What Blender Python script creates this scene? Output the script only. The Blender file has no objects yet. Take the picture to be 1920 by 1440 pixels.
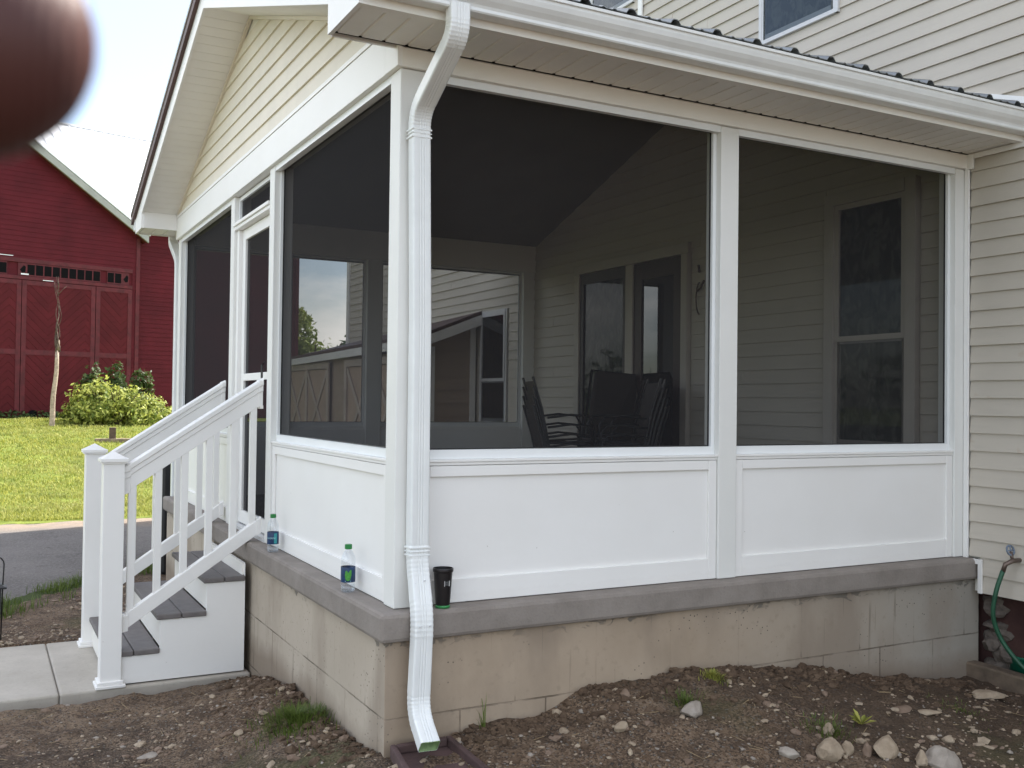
import bpy, bmesh, math, random
from math import sin, cos, pi, radians as R_
from mathutils import Vector as V, Matrix, noise as MN
random.seed(7)
S = bpy.context.scene
C = S.collection

# ------------------------------------------------------------------ helpers
class MB:
    """collects geometry for ONE mesh object"""
    def __init__(s): s.v = []; s.f = []; s.m = []; s.mi = 0
    def face(s, pts):
        i = len(s.v); s.v += [tuple(p) for p in pts]; s.f.append(tuple(range(i, i+len(pts)))); s.m.append(s.mi)
    def box(s, x0, x1, y0, y1, z0, z1):
        i = len(s.v)
        s.v += [(x, y, z) for x in (x0, x1) for y in (y0, y1) for z in (z0, z1)]
        for f in ((0,1,3,2),(4,6,7,5),(0,4,5,1),(2,3,7,6),(0,2,6,4),(1,5,7,3)):
            s.f.append(tuple(i+k for k in f)); s.m.append(s.mi)
    def prism(s, poly, d):
        """closed polygon (3D pts) extruded by vector d"""
        n = len(poly); i = len(s.v); d = V(d)
        s.v += [tuple(V(p)) for p in poly]+[tuple(V(p)+d) for p in poly]
        s.f.append(tuple(i+k for k in range(n))[::-1]); s.m.append(s.mi)
        s.f.append(tuple(i+n+k for k in range(n))); s.m.append(s.mi)
        for k in range(n):
            s.f.append((i+k, i+(k+1)%n, i+n+(k+1)%n, i+n+k)); s.m.append(s.mi)
    def sweep(s, path, prof, up=(0,0,1), closed=False, caps=True, side=None):
        """prof: list of (a,b) or function k->list; a along side vector, b along the normal"""
        path = [V(p) for p in path]; n = len(path); rings = []
        for k, p in enumerate(path):
            if closed: t = path[(k+1)%n]-path[k-1]
            else: t = path[min(k+1, n-1)]-path[max(k-1, 0)]
            t.normalize()
            if side is not None: a = V(side); a = (a-t*a.dot(t)).normalized()
            else:
                u = V(up)
                if abs(t.dot(u)) > .98: u = V((1,0,0))
                a = t.cross(u).normalized()
            b = a.cross(t).normalized()
            pr = prof(k) if callable(prof) else prof
            rings.append([p+a*q[0]+b*q[1] for q in pr])
        m = len(rings[0]); i = len(s.v)
        for r in rings: s.v += [tuple(q) for q in r]
        for k in range(n if closed else n-1):
            k2 = (k+1) % n
            for j in range(m):
                j2 = (j+1) % m
                s.f.append((i+k*m+j, i+k*m+j2, i+k2*m+j2, i+k2*m+j)); s.m.append(s.mi)
        if caps and not closed:
            s.f.append(tuple(i+j for j in range(m))[::-1]); s.m.append(s.mi)
            s.f.append(tuple(i+(n-1)*m+j for j in range(m))); s.m.append(s.mi)
    def tube(s, path, r, seg=8, closed=False, caps=True):
        n = len(path)
        f = (lambda k: [((r[k] if isinstance(r, (list, tuple)) else r)*cos(2*pi*j/seg), (r[k] if isinstance(r, (list, tuple)) else r)*sin(2*pi*j/seg)) for j in range(seg)])
        s.sweep(path, f, closed=closed, caps=caps)
    def lathe(s, prof, c=(0,0,0), seg=24, caps=True):
        i = len(s.v); n = len(prof); cx, cy, cz = c
        for r, z in prof:
            s.v += [(cx+r*cos(2*pi*j/seg), cy+r*sin(2*pi*j/seg), cz+z) for j in range(seg)]
        for k in range(n-1):
            for j in range(seg):
                j2 = (j+1) % seg
                s.f.append((i+k*seg+j, i+k*seg+j2, i+(k+1)*seg+j2, i+(k+1)*seg+j)); s.m.append(s.mi)
        if caps:
            s.f.append(tuple(i+j for j in range(seg))[::-1]); s.m.append(s.mi)
            s.f.append(tuple(i+(n-1)*seg+j for j in range(seg))); s.m.append(s.mi)
    def build(s, name, mats, parent=None, smooth=False, bevel=0, auto=None):
        me = bpy.data.meshes.new(name); me.from_pydata(s.v, [], s.f)
        if not isinstance(mats, (list, tuple)): mats = [mats]
        for m in mats: me.materials.append(m)
        if len(mats) > 1: me.polygons.foreach_set('material_index', s.m)
        if smooth: me.polygons.foreach_set('use_smooth', [True]*len(me.polygons))
        me.update()
        o = bpy.data.objects.new(name, me); C.objects.link(o)
        if parent: o.parent = parent
        if bevel:
            b = o.modifiers.new('bevel', 'BEVEL'); b.width = bevel; b.segments = 2; b.limit_method = 'ANGLE'
        return o
def tag(o, label=None, cat=None, group=None, kind=None):
    if label: o['label'] = label
    if cat: o['category'] = cat
    if group: o['group'] = group
    if kind: o['kind'] = kind
    return o
def empty(name, loc=(0,0,0), label=None, cat=None, group=None, rz=0):
    o = bpy.data.objects.new(name, None); C.objects.link(o); o.location = loc; o.rotation_euler = (0,0,rz)
    o.empty_display_size = .1
    return tag(o, label, cat, group)
def boxobj(name, parent, mat, *b, bevel=0):
    m = MB(); m.box(*b); return m.build(name, mat, parent, bevel=bevel)
def copy_tree(o, parent=None):
    c = o.copy(); C.objects.link(c); c.parent = parent
    for ch in list(o.children): copy_tree(ch, c)
    return c
def smooth01(t): t = max(0, min(1, t)); return t*t*(3-2*t)
def interp(x, xs, ys):
    if x <= xs[0]: return ys[0]
    for i in range(1, len(xs)):
        if x <= xs[i]:
            t = (x-xs[i-1])/(xs[i]-xs[i-1]); return ys[i-1]+(ys[i]-ys[i-1])*t
    return ys[-1]

# ------------------------------------------------------------------ materials
class NT:
    def __init__(s, name):
        s.mat = bpy.data.materials.new(name); s.mat.use_nodes = True; s.t = s.mat.node_tree
        s.t.nodes.clear(); s.out = s.t.nodes.new('ShaderNodeOutputMaterial')
        s.co = s.t.nodes.new('ShaderNodeTexCoord').outputs['Object']
    def put(s, inp, v):
        if isinstance(v, bpy.types.NodeSocket): s.t.links.new(v, inp)
        elif isinstance(v, (tuple, list)) and len(v) == 3 and inp.type == 'RGBA': inp.default_value = (*v, 1)
        else: inp.default_value = v
    def n(s, typ, **kw):
        nd = s.t.nodes.new('ShaderNode'+typ); outi = kw.pop('out', 0)
        for k, v in kw.items():
            if k.startswith('i'):
                key = k[1:]
                s.put(nd.inputs[int(key)] if key.isdigit() else nd.inputs[key.replace('_', ' ')], v)
            else: setattr(nd, k, v)
        return nd.outputs[outi]
    def noise(s, scale, detail=4, rough=.55, co=None, dist=0, out=0):
        return s.n('TexNoise', iVector=co or s.co, iScale=float(scale), iDetail=float(detail), iRoughness=rough, iDistortion=float(dist), out=out)
    def scaled(s, v, co=None):
        return s.n('Mapping', iVector=co or s.co, iScale=tuple(float(a) for a in v))
    def ramp(s, fac, stops):
        nd = s.t.nodes.new('ShaderNodeValToRGB'); s.t.links.new(fac, nd.inputs[0])
        e = nd.color_ramp.elements
        while len(e) < len(stops): e.new(.5)
        for k, (p, c) in enumerate(stops):
            e[k].position = p; e[k].color = (c, c, c, 1) if isinstance(c, (int, float)) else (*c, 1)
        return nd.outputs[0]
    def mix(s, fac, a, b, mode='MIX'):
        nd = s.t.nodes.new('ShaderNodeMix'); nd.data_type = 'RGBA'; nd.blend_type = mode
        s.put(nd.inputs[0], fac); s.put(nd.inputs[6], a); s.put(nd.inputs[7], b)
        return nd.outputs[2]
    def math(s, op, a, b=0.0, c=None):
        nd = s.t.nodes.new('ShaderNodeMath'); nd.operation = op; s.put(nd.inputs[0], a); s.put(nd.inputs[1], b)
        if c is not None: s.put(nd.inputs[2], c)
        return nd.outputs[0]
    def bump(s, h, dist=.01, strength=1.0, normal=None):
        nd = s.t.nodes.new('ShaderNodeBump'); s.put(nd.inputs['Height'], h); nd.inputs['Distance'].default_value = dist
        nd.inputs['Strength'].default_value = strength
        if normal: s.t.links.new(normal, nd.inputs['Normal'])
        return nd.outputs[0]
    def bsdf(s, color, rough=.5, metal=0., spec=.5, normal=None, **kw):
        nd = s.t.nodes.new('ShaderNodeBsdfPrincipled')
        s.put(nd.inputs['Base Color'], color); s.put(nd.inputs['Roughness'], rough); s.put(nd.inputs['Metallic'], metal)
        s.put(nd.inputs['Specular IOR Level'], spec)
        if normal: s.t.links.new(normal, nd.inputs['Normal'])
        for k, v in kw.items(): s.put(nd.inputs[k.replace('_', ' ')], v)
        return nd.outputs[0]
    def done(s, sh): s.t.links.new(sh, s.out.inputs['Surface']); return s.mat

def simple(name, col, rough=.5, metal=0., var=.08, vs=3., bump=0., bs=60., spec=.5, streak=0.):
    m = NT(name)
    nz = m.noise(vs, 5); hi = tuple(min(1, c*(1+var)) for c in col); lo = tuple(c*(1-var) for c in col)
    c = m.mix(m.ramp(nz, [(.35, 0.), (.65, 1.)]), lo, hi)
    if streak:
        st = m.noise(1., 4, co=m.scaled((9, 9, .8)))
        c = m.mix(m.math('MULTIPLY', m.ramp(st, [(.5, 0.), (.75, 1.)]), streak), c, tuple(k*.55 for k in col))
    nr = None
    if bump: nr = m.bump(m.noise(bs, 4), bump)
    return m.done(m.bsdf(c, rough, metal, spec, nr))

M = {}
def white_mat():
    m = NT('white_pvc_trim')
    sep = m.t.nodes.new('ShaderNodeSeparateXYZ'); m.t.links.new(m.co, sep.inputs[0]); z = sep.outputs[2]
    n1 = m.noise(2.2, 5); n2 = m.noise(30, 5, .7)
    c = m.mix(m.ramp(n1, [(.35, 0.), (.65, 1.)]), (.835, .82, .79), (.86, .848, .822))
    foot = m.ramp(m.math('ADD', z, m.math('MULTIPLY', n2, -.07)), [(-.03, 1.), (.012, 0.)])
    c = m.mix(m.math('MULTIPLY', foot, .06), c, (.50, .45, .40))
    sp = m.n('TexVoronoi', iVector=m.co, iScale=9.); c = m.mix(m.math('MULTIPLY', m.ramp(sp, [(.018, 1.), (.03, 0.)]), .5), c, (.3, .27, .23))
    return m.done(m.bsdf(c, .42, 0, .5, m.bump(m.math('ADD', m.noise(1., 3, co=m.scaled((3, 3, 6))), m.math('MULTIPLY', m.noise(38, 3), .25)), .0018)))
M['white'] = white_mat()
M['white_metal'] = simple('white_painted_aluminium', (.80, .815, .80), .3, var=.03, vs=8, bump=.0005, bs=25, streak=.08)
M['frame'] = simple('screen_frame_aluminium', (.82, .835, .83), .35, var=.02)
M['soffit'] = simple('soffit_vinyl', (.84, .82, .77), .55, var=.03)
M['beam'] = simple('beam_wrap_cream', (.84, .815, .76), .45, var=.02)
M['cream'] = simple('cream_vinyl_siding', (.76, .695, .575), .5, var=.03, bump=.0008, bs=40, streak=.08)
M['ceiling'] = simple('porch_ceiling_board', (.24, .22, .205), .6, var=.04)  # white-ish ceiling, its colour darkened to deepen the shade inside
M['dark'] = simple('dark_void', (.009, .008, .009), .95, spec=.05)
M['brown_metal'] = simple('brown_metal_roofing', (.085, .042, .038), .55, var=.15, metal=.0)
M['rib'] = simple('metal_roof_sheet', (.22, .23, .23), .3, metal=.6, var=.15)
M['black_metal'] = simple('black_metal', (.015, .015, .016), .4)
M['tread'] = simple('grey_composite_tread', (.15, .135, .13), .6, var=.10, vs=20, bump=.001, bs=120)
M['concrete_dark'] = simple('dark_concrete', (.20, .18, .165), .9, var=.15, bump=.004, bs=30)
M['curtain'] = None

def siding_mat(name, col, dirt):
    m = NT(name)
    n1 = m.noise(1.3, 5); n2 = m.noise(1., 5, co=m.scaled((1.5, 1.5, 22)))
    c = m.mix(m.ramp(n1, [(.35, 0.), (.7, 1.)]), tuple(k*.93 for k in col), col)
    c = m.mix(m.math('MULTIPLY', m.ramp(n2, [(.52, 0.), (.72, 1.)]), .18), c, tuple(k*.7 for k in col))
    st = m.noise(5.5, 3, co=m.scaled((1, 1, 1)), dist=1.5)
    c = m.mix(m.math('MULTIPLY', m.ramp(st, [(.68, 0.), (.76, 1.)]), dirt), c, (.42, .30, .20))
    return m.done(m.bsdf(c, .5, 0, .4, m.bump(m.noise(1., 5, co=m.scaled((14, 14, 120))), .0007)))
M['siding'] = siding_mat('beige_vinyl_siding', (.555, .505, .43), .35)
M['siding_shed'] = siding_mat('tan_shed_siding', (.40, .31, .24), .3)

def concrete(name, a, b, sc=6., joints=False):
    m = NT(name)
    n1 = m.noise(sc, 8, .65); n2 = m.noise(sc*14, 4)
    c = m.mix(m.ramp(n1, [(.3, 0.), (.7, 1.)]), a, b)
    c = m.mix(m.math('MULTIPLY', m.ramp(n2, [(.55, 0.), (.75, 1.)]), .25), c, tuple(k*.6 for k in a))
    h = m.math('ADD', m.math('MULTIPLY', n1, .6), m.math('MULTIPLY', n2, .3))
    return m.done(m.bsdf(c, .85, 0, .3, m.bump(h, .006)))
M['slab'] = concrete('porch_slab_concrete', (.215, .187, .163), (.29, .256, .227))
M['walk'] = concrete('walkway_concrete', (.37, .335, .285), (.48, .44, .38), 3.)

def foundation_mat():
    m = NT('tan_foundation_blocks')
    sep = m.t.nodes.new('ShaderNodeSeparateXYZ'); m.t.links.new(m.co, sep.inputs[0])
    x, y, z = sep.outputs
    u = m.math('ADD', x, m.math('MULTIPLY', y, -1.))
    cb = m.t.nodes.new('ShaderNodeCombineXYZ')
    wob = m.math('MULTIPLY', m.noise(18, 3), .006)
    m.t.links.new(m.math('ADD', u, 4.28), cb.inputs[0]); m.t.links.new(m.math('ADD', m.math('ADD', z, .435+2*.31), wob), cb.inputs[1])
    br = m.t.nodes.new('ShaderNodeTexBrick'); m.t.links.new(cb.outputs[0], br.inputs['Vector'])
    br.inputs['Scale'].default_value = 1; br.inputs['Brick Width'].default_value = .42; br.inputs['Row Height'].default_value = .31
    br.inputs['Mortar Size'].default_value = .004; br.inputs['Mortar Smooth'].default_value = .3; br.offset = .37
    mort = br.outputs['Fac']
    brk = m.ramp(m.noise(5, 4), [(.40, .1), (.60, .9)])
    low = m.ramp(m.math('ADD', z, 1.0), [(.565+.012, 1.), (.60, .16)])      # upper course is parged over
    mort = m.math('MULTIPLY', m.math('MULTIPLY', mort, low), brk)
    n1 = m.noise(1.7, 7, .6); n2 = m.noise(28, 4)
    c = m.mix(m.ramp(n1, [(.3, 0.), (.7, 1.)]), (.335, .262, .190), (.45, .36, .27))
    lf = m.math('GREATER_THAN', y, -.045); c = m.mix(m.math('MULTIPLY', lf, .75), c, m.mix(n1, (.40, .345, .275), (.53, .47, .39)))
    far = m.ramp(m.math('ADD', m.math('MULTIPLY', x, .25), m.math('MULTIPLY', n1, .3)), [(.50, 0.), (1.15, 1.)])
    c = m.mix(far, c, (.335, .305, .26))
    c = m.mix(m.math('MULTIPLY', m.ramp(n2, [(.60, 0.), (.75, 1.)]), .35), c, (.23, .19, .14))
    # grey mortar slop under the slab and drips below it
    slop = m.noise(1., 3, co=m.scaled((11, 11, 18)), dist=1.2)
    top = m.ramp(m.math('ADD', z, 1.0), [(.72, 0.), (.88, 1.)])
    sm = m.math('MULTIPLY', m.ramp(m.math('MULTIPLY', slop, top), [(.44, 0.), (.49, 1.)]), m.ramp(m.noise(1.4, 3), [(.47, 0.), (.56, 1.)]))
    big = m.ramp(m.noise(1., 5, co=m.scaled((2.2, 2.2, .9))), [(.50, 0.), (.66, .55)]); c = m.mix(big, c, (.24, .19, .145))
    drip = m.noise(1., 2, co=m.scaled((34, 34, 1.3)))
    dm = m.math('MULTIPLY', m.ramp(drip, [(.66, 0.), (.72, 1.)]), m.ramp(m.noise(2.1, 2), [(.45, 0.), (.6, .7)]))
    c = m.mix(m.math('MULTIPLY', sm, .8), c, (.155, .14, .12)); c = m.mix(dm, c, (.20, .165, .125))
    pit = m.n('TexVoronoi', iVector=m.co, iScale=38.); pm = m.math('MULTIPLY', m.ramp(pit, [(.10, 1.), (.16, 0.)]), m.ramp(m.noise(3.3, 3), [(.52, 0.), (.60, 1.)]))
    c = m.mix(pm, c, (.08, .07, .055))
    mud = m.ramp(m.math('ADD', m.math('ADD', z, 1.0), m.math('MULTIPLY', n1, .25)), [(.50, .65), (.62, 0.)])
    c = m.mix(mud, c, (.19, .14, .10))
    c = m.mix(m.math('MULTIPLY', mort, .8), c, (.11, .085, .06))
    h = m.math('SUBTRACT', m.math('ADD', m.math('MULTIPLY', n2, .25), m.math('MULTIPLY', sm, .4)), m.math('MULTIPLY', mort, 1.4))
    return m.done(m.bsdf(c, .9, 0, .25, m.bump(h, .005)))
M['foundation'] = foundation_mat()

def ground_mat():
    m = NT('dirt_and_lawn')
    sep = m.t.nodes.new('ShaderNodeSeparateXYZ'); m.t.links.new(m.co, sep.inputs[0]); x, y, z = sep.outputs
    n0 = m.noise(1.1, 6); n1 = m.noise(7, 8, .65); n2 = m.noise(40, 6, .7)
    c = m.mix(m.ramp(n0, [(.38, 0.), (.62, 1.)]), (.155, .100, .062), (.22, .155, .102))
    c = m.mix(m.ramp(n1, [(.42, 0.), (.60, .8)]), c, (.078, .052, .035))
    vor = m.t.nodes.new('ShaderNodeTexVoronoi'); vor.inputs['Scale'].default_value = 55; vor.inputs['Randomness'].default_value = 1
    m.t.links.new(m.co, vor.inputs['Vector'])
    vd, vc = vor.outputs['Distance'], vor.outputs['Color']
    bw = m.n('RGBToBW', iColor=vc)
    peb = m.math('MULTIPLY', m.ramp(vd, [(.28, 1.), (.40, 0.)]), m.ramp(bw, [(.52, 0.), (.56, 1.)]))
    pc = m.ramp(m.n('SeparateColor', iColor=vc, out=1), [(0, (.16, .13, .10)), (.5, (.25, .21, .17)), (1, (.20, .20, .19))])
    c = m.mix(m.math('MULTIPLY', peb, .75), c, pc)
    damp = m.ramp(m.noise(.75, 4, dist=.6), [(.50, 0.), (.62, .5)]); c = m.mix(damp, c, (.060, .044, .034))
    v2 = m.t.nodes.new('ShaderNodeTexVoronoi'); v2.inputs['Scale'].default_value = 130; m.t.links.new(m.co, v2.inputs['Vector'])
    g2 = m.n('SeparateColor', iColor=v2.outputs['Color'], out=0); c = m.mix(m.math('MULTIPLY', m.ramp(g2, [(.60, 0.), (.80, .8)]), m.ramp(n1, [(.40, 1.), (.62, .2)])), c, (.26, .195, .14))
    c = m.mix(m.ramp(g2, [(.18, .75), (.34, 0.)]), c, (.045, .033, .026))
    wet = m.math('MULTIPLY', m.ramp(m.math('ADD', m.math('MULTIPLY', x, .3), m.math('MULTIPLY', n0, .6)), [(.62, 0.), (.92, .62)]), m.math('LESS_THAN', y, 0.)); c = m.mix(wet, c, (.062, .043, .030))
    moss = m.ramp(m.noise(.9, 5), [(.57, 0.), (.68, .45)])
    c = m.mix(moss, c, (.085, .095, .035))
    # lawn beyond the driveway and a strip on its near side
    g1 = m.noise(3, 6); gcol = m.mix(m.ramp(g1, [(.35, 0.), (.65, 1.)]), (.13, .17, .025), (.24, .28, .05))
    gcol = m.mix(m.ramp(n2, [(.4, 0.), (.7, .6)]), gcol, (.06, .09, .015))
    lawn = m.ramp(m.math('ADD', y, m.math('MULTIPLY', n1, .3)), [(0, 0.), (1, 1.)])
    lawn = m.math('GREATER_THAN', m.math('ADD', y, m.math('MULTIPLY', n1, .3)), 10.75)
    ln = m.math('SUBTRACT', m.math('ADD', y, m.math('MULTIPLY', n1, .5)), m.math('ADD', m.math('MULTIPLY', x, 1.2), 6.75))
    strip = m.math('GREATER_THAN', ln, 0.)
    c = m.mix(m.math('SUBTRACT', strip, lawn), c, (.055, .075, .022)); c = m.mix(lawn, c, gcol)
    h = m.math('ADD', m.math('MULTIPLY', n1, .9), m.math('ADD', m.math('MULTIPLY', n2, .6), m.math('ADD', m.math('MULTIPLY', peb, .35), m.math('MULTIPLY', g2, .22))))
    return m.done(m.bsdf(c, .95, 0, .2, m.bump(h, .02)))
M['ground'] = ground_mat()
def gravel_mat():
    m = NT('driveway_gravel')
    n0 = m.noise(.8, 6); n1 = m.noise(60, 6, .7); v = m.n('TexVoronoi', iVector=m.co, iScale=70., out=1)
    sep = m.t.nodes.new('ShaderNodeSeparateXYZ'); m.t.links.new(m.co, sep.inputs[0]); y = sep.outputs[1]
    c = m.mix(m.ramp(n0, [(.35, 0.), (.65, 1.)]), (.125, .114, .108), (.175, .16, .15))
    c = m.mix(m.math('MULTIPLY', m.ramp(m.n('RGBToBW', iColor=v), [(.5, 0.), (.8, 1.)]), .5), c, (.26, .245, .225))
    c = m.mix(m.math('MULTIPLY', m.ramp(m.noise(9, 5), [(.62, 0.), (.68, 1.)]), .55), c, (.06, .052, .05))
    edge = m.ramp(m.math('MULTIPLY', m.math('ADD', y, m.math('MULTIPLY', n0, .6)), .05), [(.485, 0.), (.515, 1.)])
    c = m.mix(m.math('MULTIPLY', edge, m.ramp(m.noise(6, 5), [(.35, .55), (.6, 1.)])), c, m.mix(m.noise(50, 4), (.20, .15, .11), (.36, .285, .22)))
    return m.done(m.bsdf(c, .92, 0, .25, m.bump(m.math('ADD', n1, m.math('MULTIPLY', m.noise(9, 5), 1.)), .015)))
M['gravel'] = gravel_mat()

def leafy(name, a, b, trans=.35, sc=9.):
    m = NT(name); g = m.n('NewGeometry', out=8) if False else None
    oi = m.t.nodes.new('ShaderNodeNewGeometry').outputs['Random Per Island']
    c = m.mix(oi, a, b)
    if name == 'lawn_blades':
        pt = m.ramp(m.noise(.55, 5), [(.40, 0.), (.62, .55)]); c = m.mix(pt, c, (.34, .33, .11)); dk = m.ramp(m.noise(2.3, 4), [(.52, 0.), (.66, .5)]); c = m.mix(dk, c, (.09, .15, .02))
    d = m.bsdf(c, .55, 0, .35)
    tr = m.n('BsdfTranslucent', iColor=c)
    mx = m.t.nodes.new('ShaderNodeMixShader'); mx.inputs[0].default_value = trans
    m.t.links.new(d, mx.inputs[1]); m.t.links.new(tr, mx.inputs[2])
    return m.done(mx.outputs[0])
M['blade'] = leafy('lawn_blades', (.14, .18, .018), (.52, .50, .12))
M['blade_dark'] = leafy('rough_grass_blades', (.07, .11, .02), (.15, .20, .04))
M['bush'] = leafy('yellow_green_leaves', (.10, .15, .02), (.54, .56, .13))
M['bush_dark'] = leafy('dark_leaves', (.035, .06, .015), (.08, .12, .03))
M['tree_far'] = leafy('far_leaves', (.05, .085, .035), (.10, .15, .06))
M['tree_light'] = leafy('pale_tree_leaves', (.20, .28, .04), (.33, .38, .08))

def screen_mat():
    m = NT('fibreglass_insect_screen')
    t = m.n('BsdfTransparent', iColor=(1, 1, 1)); d = m.n('BsdfDiffuse', iColor=(.034, .033, .035))
    mx = m.t.nodes.new('ShaderNodeMixShader'); ge = m.t.nodes.new('ShaderNodeNewGeometry'); vm = m.t.nodes.new('ShaderNodeVectorMath'); vm.operation = 'DOT_PRODUCT'
    m.t.links.new(ge.outputs['Normal'], vm.inputs[0]); m.t.links.new(ge.outputs['Incoming'], vm.inputs[1])
    # woven mesh: the strands close up the more obliquely it is crossed
    T = m.math('EXPONENT', m.math('DIVIDE', m.math('ADD', -.26, m.math('MULTIPLY', m.noise(1.3, 3), -.06)), m.math('MAXIMUM', m.math('ABSOLUTE', vm.outputs['Value']), .05)))
    m.put(mx.inputs[0], m.math('SUBTRACT', 1., m.math('MULTIPLY', T, .78)))
    m.t.links.new(t, mx.inputs[1]); m.t.links.new(d, mx.inputs[2])
    return m.done(mx.outputs[0])
M['screen'] = screen_mat()
def glass_mat(name, tint, refl=1.0, cap=1.):
    m = NT(name)
    t = m.n('BsdfTransparent', iColor=tint); g = m.n('BsdfGlossy', iColor=(.9, .93, .95), iRoughness=.015)
    lw = m.n('Fresnel', iIOR=1.5)
    mx = m.t.nodes.new('ShaderNodeMixShader'); m.put(mx.inputs[0], m.math('MINIMUM', m.math('MULTIPLY', lw, refl), cap))
    m.t.links.new(t, mx.inputs[1]); m.t.links.new(g, mx.inputs[2])
    return m.done(mx.outputs[0])
M['glass'] = glass_mat('window_glass', (.55, .57, .58), 1.4)
M['glass_dim'] = glass_mat('screened_window_glass', (.72, .72, .74), .5)
M['glass_door'] = glass_mat('door_glass', (.5, .5, .5), 2.6)
M['plastic_clear'] = glass_mat('clear_bottle_plastic', (.95, .965, .98), 1.8, .16)
def curtain_mat():
    m = NT('lace_curtain')
    v = m.noise(13, 6, co=m.scaled((1, 1, .6)), dist=1.); w = m.noise(1., 3, co=m.scaled((30, 30, 1)))
    c = m.mix(m.ramp(v, [(.45, 0.), (.6, 1.)]), (.05, .06, .045), (.20, .215, .17))
    c = m.mix(m.math('MULTIPLY', w, .6), c, (.05, .05, .045))
    return m.done(m.bsdf(c, .9))
M['curtain'] = curtain_mat()
def barn_mat(name, col, chev=False, boards=True):
    m = NT(name)
    sep = m.t.nodes.new('ShaderNodeSeparateXYZ'); m.t.links.new(m.co, sep.inputs[0]); x, y, z = sep.outputs
    n1 = m.noise(1.2, 6); n2 = m.noise(1., 5, co=m.scaled((2, 2, 30)))
    c = m.mix(m.ramp(n1, [(.3, 0.), (.7, 1.)]), tuple(k*.75 for k in col), tuple(k*1.15 for k in col))
    c = m.mix(m.math('MULTIPLY', m.ramp(n2, [(.55, 0.), (.75, 1.)]), .5), c, tuple(k*.45 for k in col))
    nr = None
    if chev:
        a = m.math('ABSOLUTE', m.math('SUBTRACT', m.math('MODULO', m.math('ADD', x, 20.+.02), 2.2), 1.1))
        f = m.math('FRACT', m.math('MULTIPLY', m.math('ADD', a, z), 4.2))
        gr = m.ramp(f, [(0., 0.), (.08, 1.)])
        c = m.mix(m.math('MULTIPLY', m.math('SUBTRACT', 1., gr), .22), c, tuple(k*.35 for k in col))
        bd = m.n('TexNoise', iVector=m.n('CombineXYZ', iX=m.math('FLOOR', m.math('MULTIPLY', m.math('ADD', a, z), 4.2)), iY=m.math('GREATER_THAN', m.math('MODULO', m.math('ADD', x, 20.02), 2.2), 1.1)), iScale=3.7)
        c = m.mix(m.ramp(bd, [(.4, 0.), (.65, .35)]), c, tuple(k*.6 for k in col))
        nr = m.bump(gr, .01)
    return m.done(m.bsdf(c, .8, 0, .25, nr))
M['barn'] = barn_mat('faded_red_barn_boards', (.098, .0085, .0145))
M['barn_door'] = barn_mat('red_barn_door_boards', (.100, .0095, .0140), True)
M['barn_trim'] = simple('red_barn_trim', (.098, .0092, .0142), .75, var=.25, vs=5)
M['tin'] = simple('white_barn_roof_tin', (.85, .86, .88), .3, metal=.0, var=.03, vs=.6)
M['grey_trim'] = simple('pale_grey_trim', (.33, .33, .30), .5, var=.1)
M['red_stone'] = concrete('dark_red_foundation_stone', (.035, .016, .015), (.075, .038, .032), 4.)
M['pier'] = concrete('rubble_stone', (.075, .06, .05), (.15, .125, .105), 9.)
M['garage_door'] = simple('tan_garage_door', (.46, .34, .26), .6, var=.1)
M['brace'] = simple('cream_door_brace', (.50, .42, .36), .6, var=.1)
M['casing'] = simple('shaded_window_casing', (.50, .455, .40), .5, var=.06)  # casing colour toned down for the dim light inside the porch
M['skin'] = None
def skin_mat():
    m = NT('shaded_fingertip_skin')
    n = m.noise(90, 4); c = m.mix(n, (.060, .018, .015), (.098, .036, .029))  # skin colour darkened to carry the shade of hand and phone
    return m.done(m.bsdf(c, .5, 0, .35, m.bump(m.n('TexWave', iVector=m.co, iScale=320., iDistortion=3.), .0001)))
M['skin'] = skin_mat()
def rock_mat(name, a, b):
    m = NT(name); n = m.noise(14, 6, .65); c = m.mix(m.ramp(n, [(.3, 0.), (.7, 1.)]), a, b)
    return m.done(m.bsdf(c, .85, 0, .3, m.bump(m.noise(60, 5, .7), .004)))
M['rock_tan'] = rock_mat('tan_rock', (.25, .19, .13), (.42, .34, .25))
M['rock_grey'] = rock_mat('grey_rock', (.235, .20, .165), (.39, .345, .295))
M['rock_brown'] = rock_mat('brown_rock', (.15, .10, .07), (.26, .19, .14))
M['wood'] = simple('weathered_timber', (.21, .16, .11), .85, var=.25, vs=12, bump=.003, bs=50)
M['wood_damp'] = simple('damp_old_timber', (.135, .10, .07), .85, var=.3, vs=10, bump=.004, bs=50)
M['bark'] = simple('stripped_bark', (.40, .31, .235), .8, var=.3, vs=14, bump=.006, bs=30)
M['bark_dark'] = simple('old_vine_bark', (.10, .065, .05), .9, var=.3, vs=9)
M['hose'] = simple('green_rubber_hose', (.014, .075, .038), .45, var=.15, vs=20)
M['tub'] = simple('green_plastic_tub', (.008, .12, .07), .4)
M['cap'] = simple('green_bottle_cap', (.01, .19, .04), .4)
M['label_blue'] = simple('blue_bottle_label', (.008, .036, .105), .35, var=.25, vs=60)
M['label_teal'] = simple('teal_label_print', (.03, .30, .32), .35)
M['label_text'] = simple('pale_label_print', (.35, .62, .66), .4)
M['leaf'] = simple('green_leaf_print', (.06, .30, .04), .4, var=.3, vs=90)
M['cup'] = simple('black_cup_plastic', (.012, .010, .011), .35)
M['cup_green'] = simple('green_cup_base', (.03, .22, .06), .3)
M['sticker'] = simple('white_sticker', (.8, .8, .78), .5)
M['ink'] = simple('grey_ink', (.16, .17, .17), .6)
M['outlet'] = simple('green_painted_inside', (.30, .42, .20), .5, var=.2, vs=20)
M['splash'] = simple('dark_red_splash_block', (.075, .045, .042), .8, var=.3, vs=8, bump=.003)
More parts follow.
